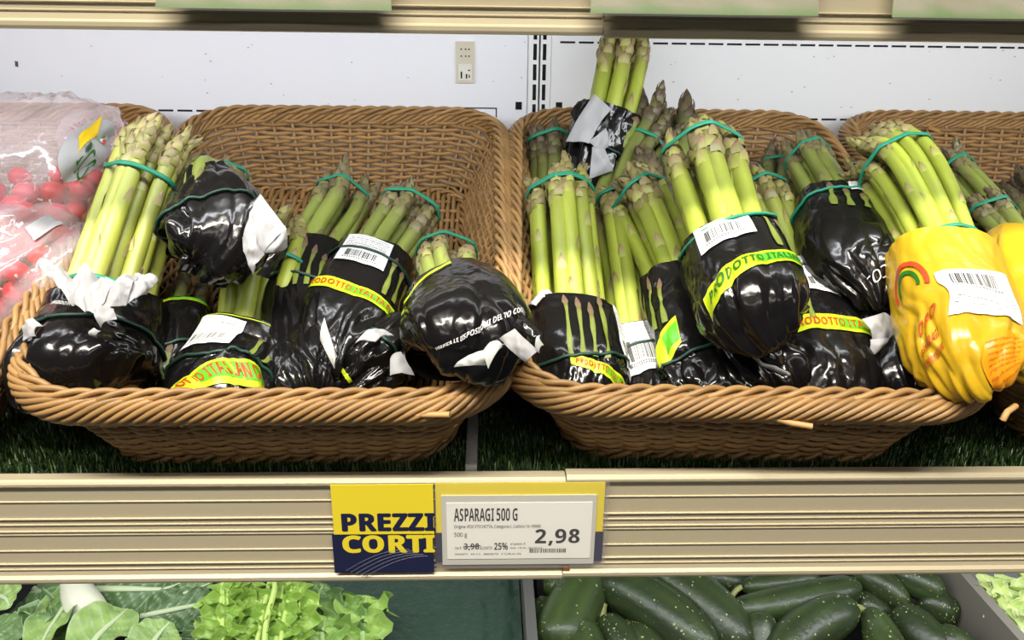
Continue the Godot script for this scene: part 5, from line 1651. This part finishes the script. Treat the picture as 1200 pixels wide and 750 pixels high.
# ---------------------------------------------------------------- the shelf below
func lower_shelf() -> void:
	var mb := MB.new()
	mb.box(Vector3(-1.3, -0.62, -0.53), Vector3(1.4, -0.58, 0.25))
	struct("floor", mb.mesh(), sm(Color(0.20, 0.22, 0.20), 0.7), "dark floor of the lower shelf", "shelf")
	# crates
	crate(0.062, 0.555, "black plastic crate under the zucchini", Color(0.10, 0.11, 0.10))
	crate(-0.90, 0.040, "dark green plastic crate under the leafy greens", Color(0.15, 0.20, 0.16))
	# dark green ribbed liner, seen empty between the curly greens and the grey board
	var root := thing("crate_liner", Vector3(-0.10, -0.345, -0.2), "dark green ribbed plastic liner, bare between the curly greens and the zucchini", "liner")
	mb = MB.new()
	var p := PackedVector3Array()
	var nz := FastNoiseLite.new()
	nz.frequency = 25.0
	for j in 24:
		for i in 90:
			var x := lerpf(-0.24, 0.042, i / 89.0)
			var z := lerpf(-0.40, 0.04, j / 23.0)
			p.append(Vector3(x, -0.335 + 0.0035 * pow(absf(sin(x * 95.0)), 0.4) + 0.004 * nz.get_noise_2d(x, z) + 0.0015 * nz.get_noise_2d(x * 5.0, z * 5.0), -z - 0.36))
	mb.grid(p, 90, 24)
	var lm := sm(Color(0.22, 0.31, 0.25), 0.38)
	relief(lm, noise_tex(0.02, FastNoiseLite.TYPE_SIMPLEX, 4, 51), 0.15, 5.0)
	put("sheet", mb.mesh(root.position, lm), root)
	# board between the liner and the zucchini
	mb = MB.new()
	mb.box(Vector3(0.044, -0.58, -0.45), Vector3(0.0565, -0.283, 0.10))
	tag(put("divider_board", mb.mesh(), self, sm(Color(0.36, 0.36, 0.34), 0.6)), "upright grey board between the dark green liner and the zucchini", "divider")
	mb = MB.new()
	mb.box(Vector3(0.585, -0.58, -0.45), Vector3(0.597, -0.262, 0.10))
	tag(put("divider_board", mb.mesh(), self, sm(Color(0.52, 0.50, 0.45), 0.6)), "upright brownish board between the zucchini and the pale chicory", "divider")
	var zl := [
		["pale green zucchini with one flat side, standing nearest the grey board", 1, 0.5, [Vector4(0.1324, -0.2932, -0.2350, 0.0330), Vector4(0.1056, -0.3043, -0.1850, 0.0337), Vector4(0.0753, -0.3128, -0.1200, 0.0316)], 0],
		["long curved zucchini, first of the two side by side that slope down to the right", 0, 0.15, [Vector4(0.1398, -0.2906, -0.2250, 0.0218), Vector4(0.1738, -0.2892, -0.2000, 0.0298), Vector4(0.2219, -0.2960, -0.1500, 0.0305), Vector4(0.2556, -0.3090, -0.1000, 0.0272)], -1],
		["long curved zucchini, second of the two side by side, with the most pale flecks", 0, 0.2, [Vector4(0.1916, -0.2871, -0.2400, 0.0243), Vector4(0.2349, -0.2876, -0.2100, 0.0301), Vector4(0.2762, -0.2979, -0.1600, 0.0309), Vector4(0.2958, -0.3156, -0.1100, 0.0256)], -1],
		["small zucchini end with a twisted stem, between the pale zucchini and the first curved one", 1, 0.1, [Vector4(0.1701, -0.3172, -0.1100, 0.0216), Vector4(0.1548, -0.3113, -0.1400, 0.0212), Vector4(0.1397, -0.3099, -0.1700, 0.0146)], 1],
		["zucchini end with an upright stem, right of the twisted stem", 1, 0.25, [Vector4(0.1983, -0.3266, -0.1000, 0.0254), Vector4(0.1838, -0.3177, -0.1300, 0.0251), Vector4(0.1729, -0.3170, -0.1600, 0.0176)], 1],
		["round zucchini end in front of the pale one", 1, 0.3, [Vector4(0.1134, -0.3153, -0.0900, 0.0211), Vector4(0.1137, -0.3072, -0.1200, 0.0217), Vector4(0.1136, -0.3027, -0.1550, 0.0163)], -1],
		["zucchini tip with a light blossom end, right beside the grey board at the back", 1, 0.55, [Vector4(0.0951, -0.2938, -0.2500, 0.0167), Vector4(0.0886, -0.3033, -0.2350, 0.0177), Vector4(0.0829, -0.3123, -0.2150, 0.0130)], -1],
		["dark zucchini standing in the gap beside the grey board", 1, 0.0, [Vector4(0.0694, -0.3316, -0.1400, 0.0142), Vector4(0.0698, -0.3229, -0.1800, 0.0158), Vector4(0.0694, -0.3093, -0.2100, 0.0129)], -1],
		["zucchini lying crosswise with a pale stem at its left", 0, 0.25, [Vector4(0.2886, -0.2991, -0.1700, 0.0115), Vector4(0.3387, -0.2989, -0.1750, 0.0199), Vector4(0.4109, -0.2927, -0.1850, 0.0222), Vector4(0.4685, -0.2876, -0.2000, 0.0161)], 0],
		["zucchini lying crosswise behind the one with the pale stem, under the rail", 0, 0.2, [Vector4(0.3228, -0.3006, -0.2150, 0.0098), Vector4(0.3708, -0.3000, -0.2200, 0.0154), Vector4(0.4275, -0.2940, -0.2250, 0.0154)], 0],
		["upright zucchini end in front of the crosswise pair", 1, 0.1, [Vector4(0.3187, -0.3312, -0.0900, 0.0214), Vector4(0.3232, -0.3168, -0.1200, 0.0229), Vector4(0.3231, -0.2866, -0.1550, 0.0184)], -1],
		["fat glossy zucchini rising to the right towards the light-tipped one", 0, 0.15, [Vector4(0.3172, -0.3089, -0.0800, 0.0228), Vector4(0.3597, -0.2961, -0.1200, 0.0267), Vector4(0.4090, -0.2867, -0.1450, 0.0254), Vector4(0.4437, -0.2875, -0.1600, 0.0155)], 1],
		["zucchini pointing down to the right from under the rail, middle of the crate", 0, 0.3, [Vector4(0.4754, -0.2863, -0.2350, 0.0155), Vector4(0.4984, -0.2934, -0.2100, 0.0207), Vector4(0.5227, -0.3056, -0.1800, 0.0127)], -1],
		["zucchini pointing down to the right with a cut pale end, near the brownish board", 0, 0.2, [Vector4(0.5206, -0.2868, -0.2350, 0.0178), Vector4(0.5439, -0.2887, -0.2100, 0.0218), Vector4(0.5698, -0.2948, -0.1850, 0.0149)], 1],
		["zucchini with a bright green tip pointing up, beside the fat glossy one", 1, 0.4, [Vector4(0.4552, -0.3135, -0.0700, 0.0228), Vector4(0.4631, -0.3064, -0.1200, 0.0229), Vector4(0.4574, -0.2834, -0.1550, 0.0133)], -1],
		["dark zucchini below the two that point right", 0, 0.0, [Vector4(0.5006, -0.3071, -0.1700, 0.0210), Vector4(0.5134, -0.3065, -0.1400, 0.0245), Vector4(0.5284, -0.3135, -0.1000, 0.0216)], -1],
		["rounded dark zucchini end against the brownish board", 0, 0.05, [Vector4(0.5455, -0.3070, -0.2000, 0.0195), Vector4(0.5654, -0.3105, -0.1850, 0.0214), Vector4(0.5834, -0.3135, -0.1700, 0.0148)], -1],
		["dark zucchini in the corner by the brownish board, lowest in view", 0, 0.05, [Vector4(0.5281, -0.3040, -0.1300, 0.0182), Vector4(0.5454, -0.3055, -0.1150, 0.0199), Vector4(0.5635, -0.3141, -0.1000, 0.0157)], -1],
		["shaded zucchini between the crosswise one and the bright green tip", 0, 0.0, [Vector4(0.4637, -0.3112, -0.2000, 0.0173), Vector4(0.4845, -0.3190, -0.1900, 0.0194), Vector4(0.5111, -0.3402, -0.1700, 0.0170)], -1],
		["shaded zucchini at the back under the rail, behind the curved pair", 0, 0.05, [Vector4(0.2601, -0.3143, -0.2600, 0.0182), Vector4(0.3151, -0.3180, -0.2500, 0.0204), Vector4(0.3583, -0.3242, -0.2400, 0.0158)], -1],
		["shaded zucchini deep between the pale one and the curved pair", 0, 0.0, [Vector4(0.1434, -0.3216, -0.2400, 0.0179), Vector4(0.1637, -0.3391, -0.2200, 0.0199), Vector4(0.1885, -0.3491, -0.2000, 0.0174)], -1],
		["shaded zucchini low in the gap in front of the second curved one", 0, 0.0, [Vector4(0.3128, -0.3509, -0.2000, 0.0219), Vector4(0.3340, -0.3517, -0.1900, 0.0238), Vector4(0.3821, -0.3430, -0.1900, 0.0195)], -1],
	]
	var sd := 100
	for z in zl:
		zucchini(z[3], sd, z[0], z[4], z[2])
		sd += 1
	greens()

func crate(x0: float, x1: float, label: String, col: Color) -> void:
	var root := thing("crate", Vector3((x0 + x1) / 2, -0.58, -0.2), label, "crate")
	var m := sm(col, 0.5)
	var mb := MB.new()
	mb.box(Vector3(x0, -0.58, -0.48), Vector3(x1, -0.565, 0.10))
	put("bottom", mb.mesh(root.position, m), root)
	for q in [[x0, x0 + 0.008, -0.48, 0.10], [x1 - 0.008, x1, -0.48, 0.10], [x0, x1, -0.48, -0.472], [x0, x1, 0.092, 0.10]]:
		mb = MB.new()
		mb.box(Vector3(q[0], -0.565, q[2]), Vector3(q[1], -0.42, q[3]))
		put("side", mb.mesh(root.position, m), root)
	mb = MB.new()
	mb.box(Vector3(x0 + 0.01, -0.565, -0.47), Vector3(x1 - 0.01, -0.40, 0.09))
	put("inlay", mb.mesh(root.position, sm(Color(0.05, 0.06, 0.05), 0.9)), root)

func greens() -> void:
	var up := Vector3(0, 0.75, 0.66)
	var dk := lin(0.34, 0.46, 0.28)
	var md := lin(0.48, 0.62, 0.36)
	var lt := lin(0.66, 0.77, 0.42)
	var vn := lin(0.80, 0.86, 0.68)
	# a head of cabbage at the left
	var o := thing("cabbage_head", Vector3(-0.5292, -0.2971, -0.1200), "loose leafed cabbage head at the bottom left corner, light green inner leaves curling over", "cabbage", "leafy greens on the lower shelf")
	var sp := [
		[[Vector4(-0.6091, -0.2923, -0.2000, 0.0249), Vector4(-0.5813, -0.2843, -0.1900, 0.0267), Vector4(-0.5661, -0.2869, -0.1750, 0.0223)], md, lt, 0.25, 0.10],
		[[Vector4(-0.5718, -0.3046, -0.2300, 0.0215), Vector4(-0.5430, -0.2931, -0.2000, 0.0312), Vector4(-0.5332, -0.2886, -0.1650, 0.0261), Vector4(-0.5355, -0.2683, -0.1500, 0.0118)], dk, md, -0.3, 0.10],
		[[Vector4(-0.5127, -0.2819, -0.2300, 0.0107), Vector4(-0.5090, -0.2915, -0.1900, 0.0206), Vector4(-0.5062, -0.2940, -0.1400, 0.0255), Vector4(-0.4994, -0.2966, -0.1000, 0.0207)], md, lt, 0.5, 0.12],
		[[Vector4(-0.5347, -0.3158, -0.1400, 0.0395), Vector4(-0.5554, -0.3115, -0.1700, 0.0468), Vector4(-0.5826, -0.3119, -0.2000, 0.0377)], dk, dk, 0.3, 0.10],
		[[Vector4(-0.5151, -0.3381, -0.1500, 0.0363), Vector4(-0.5396, -0.3296, -0.1900, 0.0418), Vector4(-0.5338, -0.3123, -0.2150, 0.0319)], dk, md, 0.2, 0.12],
		[[Vector4(-0.5693, -0.3086, -0.1200, 0.0385), Vector4(-0.5692, -0.2967, -0.1400, 0.0392), Vector4(-0.5768, -0.2949, -0.1700, 0.0283)], dk, md, 0.3, 0.10],
	]
	var sd := 200
	for q in sp:
		add_leaf(o, leaf(q[0], oval, sd, q[3], q[4], q[1], q[2], vn, up), M.leaf)
		sd += 1
	# a second head with a white heart and long dark leaves to the right
	o = thing("cabbage_head", Vector3(-0.4397, -0.2985, -0.1200), "cabbage head with a white stalk and long dark veined leaves spread to its right", "cabbage", "leafy greens on the lower shelf")
	sp = [
		[[Vector4(-0.4939, -0.2933, -0.2150, 0.0212), Vector4(-0.4414, -0.2858, -0.2050, 0.0356), Vector4(-0.4001, -0.2863, -0.2050, 0.0315), Vector4(-0.3801, -0.2884, -0.2200, 0.0107)], dk, dk, -0.25, 0.05],
		[[Vector4(-0.4381, -0.3065, -0.1900, 0.0146), Vector4(-0.4003, -0.3014, -0.2000, 0.0231), Vector4(-0.3666, -0.2934, -0.2100, 0.0233), Vector4(-0.3454, -0.2928, -0.2250, 0.0086)], dk, md, -0.2, 0.06],
		[[Vector4(-0.4212, -0.3101, -0.1850, 0.0166), Vector4(-0.3815, -0.3047, -0.1900, 0.0250), Vector4(-0.3465, -0.2991, -0.1950, 0.0230), Vector4(-0.3251, -0.2965, -0.2100, 0.0085)], dk, dk, -0.25, 0.06],
		[[Vector4(-0.4487, -0.2974, -0.1000, 0.0245), Vector4(-0.4460, -0.2940, -0.1350, 0.0332), Vector4(-0.4350, -0.2925, -0.1650, 0.0302), Vector4(-0.4321, -0.2954, -0.1800, 0.0103)], md, lt, 0.35, 0.05],
		[[Vector4(-0.3839, -0.2985, -0.1000, 0.0283), Vector4(-0.3787, -0.2950, -0.1350, 0.0294), Vector4(-0.3714, -0.2921, -0.1550, 0.0220)], md, lt, 0.15, 0.10],
		[[Vector4(-0.4655, -0.3103, -0.1200, 0.0097), Vector4(-0.4812, -0.3037, -0.1600, 0.0121), Vector4(-0.4879, -0.2922, -0.1800, 0.0051)], md, lt, 0.4, 0.03],
		[[Vector4(-0.4798, -0.3126, -0.1100, 0.0211), Vector4(-0.4888, -0.3133, -0.1500, 0.0220), Vector4(-0.4966, -0.3124, -0.1700, 0.0082)], dk, md, 0.3, 0.04],
		[[Vector4(-0.3368, -0.3124, -0.1200, 0.0214), Vector4(-0.3402, -0.3092, -0.1500, 0.0261), Vector4(-0.3571, -0.3105, -0.1800, 0.0165)], dk, dk, 0.3, 0.10],
		[[Vector4(-0.4288, -0.3298, -0.1600, 0.0407), Vector4(-0.3862, -0.3294, -0.1800, 0.0457), Vector4(-0.3526, -0.3347, -0.2000, 0.0319)], dk, dk, 0.3, 0.10],
	]
	for q in sp:
		add_leaf(o, leaf(q[0], oval, sd, q[3], q[4], q[1], q[2], vn, up), M.leaf)
		sd += 1
	var mb := MB.new()
	var l := [Vector4(-0.5145, -0.2751, -0.2150, 0.0126), Vector4(-0.4937, -0.2854, -0.1900, 0.0206), Vector4(-0.4698, -0.2963, -0.1700, 0.0203), Vector4(-0.4504, -0.3076, -0.1500, 0.0120)]
	var p := PackedVector3Array()
	for j in 16:
		var fr := frame(l, j / 15.0)
		for i in 18:
			var a := TAU * i / 18
			p.append(fr[0] + ((fr[2] as Vector3) * cos(a) * 0.7 + (fr[1] as Vector3) * sin(a)) * float(fr[3]) * (1.0 + 0.05 * cos(a * 7.0)))
	mb.grid(p, 18, 16, true, lin(0.90, 0.90, 0.80))
	put("stalk", mb.mesh(o.position, M.print), o)
	# chicory: upright stalks and jagged bright leaves
	o = thing("chicory_head", Vector3(-0.2731, -0.3011, -0.1200), "bright green chicory with upright pale stalks and jagged leaves, left of the curly greens", "chicory", "leafy greens on the lower shelf")
	var b1 := lin(0.44, 0.60, 0.22)
	var b2 := lin(0.62, 0.75, 0.33)
	var st := lin(0.80, 0.90, 0.50)
	var rng := RandomNumberGenerator.new()
	rng.seed = 14
	for q in [[250, 262, 690], [268, 266, 684], [284, 276, 682], [300, 292, 690], [318, 330, 684], [336, 350, 690], [262, 255, 712], [290, 300, 716], [326, 322, 712]]:
		add_leaf(o, leaf([chic(q[0], 790, -0.085), chic((q[0] + q[1]) / 2.0 + rng.randf_range(-5, 5), 740, -0.135), chic(q[1], q[2], -0.195)], tongue, sd, 0.35, 0.45, b1, b2, st, up, 0.5), M.leaf)
		sd += 1
	for q in [[Vector3(-0.2547, -0.2940, -0.0750), Vector3(-0.2593, -0.2800, -0.1300), Vector3(-0.2639, -0.2661, -0.2000)], [Vector3(-0.2410, -0.2893, -0.0700), Vector3(-0.2520, -0.2741, -0.1300), Vector3(-0.2514, -0.2595, -0.1700), Vector3(-0.2639, -0.2661, -0.2000)], [Vector3(-0.2281, -0.2995, -0.0800), Vector3(-0.2361, -0.2832, -0.1400), Vector3(-0.2365, -0.2704, -0.2050)], [Vector3(-0.3007, -0.3059, -0.1000), Vector3(-0.3116, -0.2848, -0.1500), Vector3(-0.3220, -0.2704, -0.2000)]]:
		mb = MB.new()
		var c := PackedVector3Array()
		var v4 := []
		for x in q:
			v4.append(Vector4(x.x, x.y, x.z, 1))
		for k in 14:
			c.append(xyz(cr(v4, k / 13.0)))
		mb.tube(c, 0.0048, 10, false, st, 0.7)
		put("stalk", mb.mesh(o.position, M.leaf), o)
	# curly greens
	o = thing("curly_greens", Vector3(-0.1672, -0.3028, -0.1200), "curly broad leafed greens with ruffled edges, beside the bare dark green liner", "greens", "leafy greens on the lower shelf")
	sp = [
		[[Vector4(-0.2104, -0.3196, -0.1000, 0.0211), Vector4(-0.2106, -0.3049, -0.1500, 0.0342), Vector4(-0.2104, -0.2974, -0.2000, 0.0316), Vector4(-0.2057, -0.2931, -0.2200, 0.0150)], lin(0.36, 0.48, 0.28), lin(0.44, 0.56, 0.32)],
		[[Vector4(-0.1784, -0.3003, -0.0800, 0.0242), Vector4(-0.1898, -0.2933, -0.1300, 0.0353), Vector4(-0.1904, -0.2871, -0.1550, 0.0281)], lin(0.46, 0.62, 0.30), lin(0.62, 0.76, 0.36)],
		[[Vector4(-0.1367, -0.3010, -0.0800, 0.0187), Vector4(-0.1450, -0.2985, -0.1350, 0.0317), Vector4(-0.1484, -0.2916, -0.1800, 0.0310), Vector4(-0.1476, -0.2873, -0.1900, 0.0167)], lin(0.50, 0.66, 0.30), lin(0.64, 0.76, 0.36)],
		[[Vector4(-0.1687, -0.3081, -0.1000, 0.0229), Vector4(-0.1703, -0.2992, -0.1500, 0.0301), Vector4(-0.1738, -0.2920, -0.1900, 0.0250)], lin(0.42, 0.56, 0.30), lin(0.52, 0.66, 0.34)],
		[[Vector4(-0.2138, -0.3096, -0.0900, 0.0113), Vector4(-0.2325, -0.3046, -0.1500, 0.0181), Vector4(-0.2359, -0.2883, -0.2050, 0.0169)], lin(0.36, 0.48, 0.28), lin(0.46, 0.58, 0.32)],
	]
	for q in sp:
		add_leaf(o, leaf(q[0], tongue, sd, 0.2, 0.55, q[1], q[2], lin(0.70, 0.80, 0.52), up, 0.35), M.leaf)
		sd += 1
	# pale chicory at the right edge
	o = thing("chicory_head", Vector3(0.6170, -0.3151, -0.1200), "pale yellow green chicory at the right edge, right of the brownish board", "chicory", "leafy greens on the lower shelf")
	for q in [[1215, 1195, 672, 1], [1190, 1172, 690, 0], [1178, 1150, 686, 0], [1195, 1158, 716, 0], [1230, 1215, 690, 1]]:
		add_leaf(o, leaf([chic(q[0] + 10.0, 790, -0.08), chic(q[0], 735, -0.135), chic(q[1], q[2], -0.195)], tongue, sd, 0.3, 0.4, lin(0.66, 0.78, 0.38), lin(0.86, 0.91, 0.60), lin(0.90, 0.93, 0.74), up, 0.5), M.leaf)
		sd += 1

# places among the greens: px across and py down the display, z the depth
func chic(px: float, py: float, z: float) -> Vector4:
	return Vector4((px - 564.0) * (0.000876 - 0.00094 * z), -0.2655 - 0.0003 * (py - 676.0), z, 0.024)
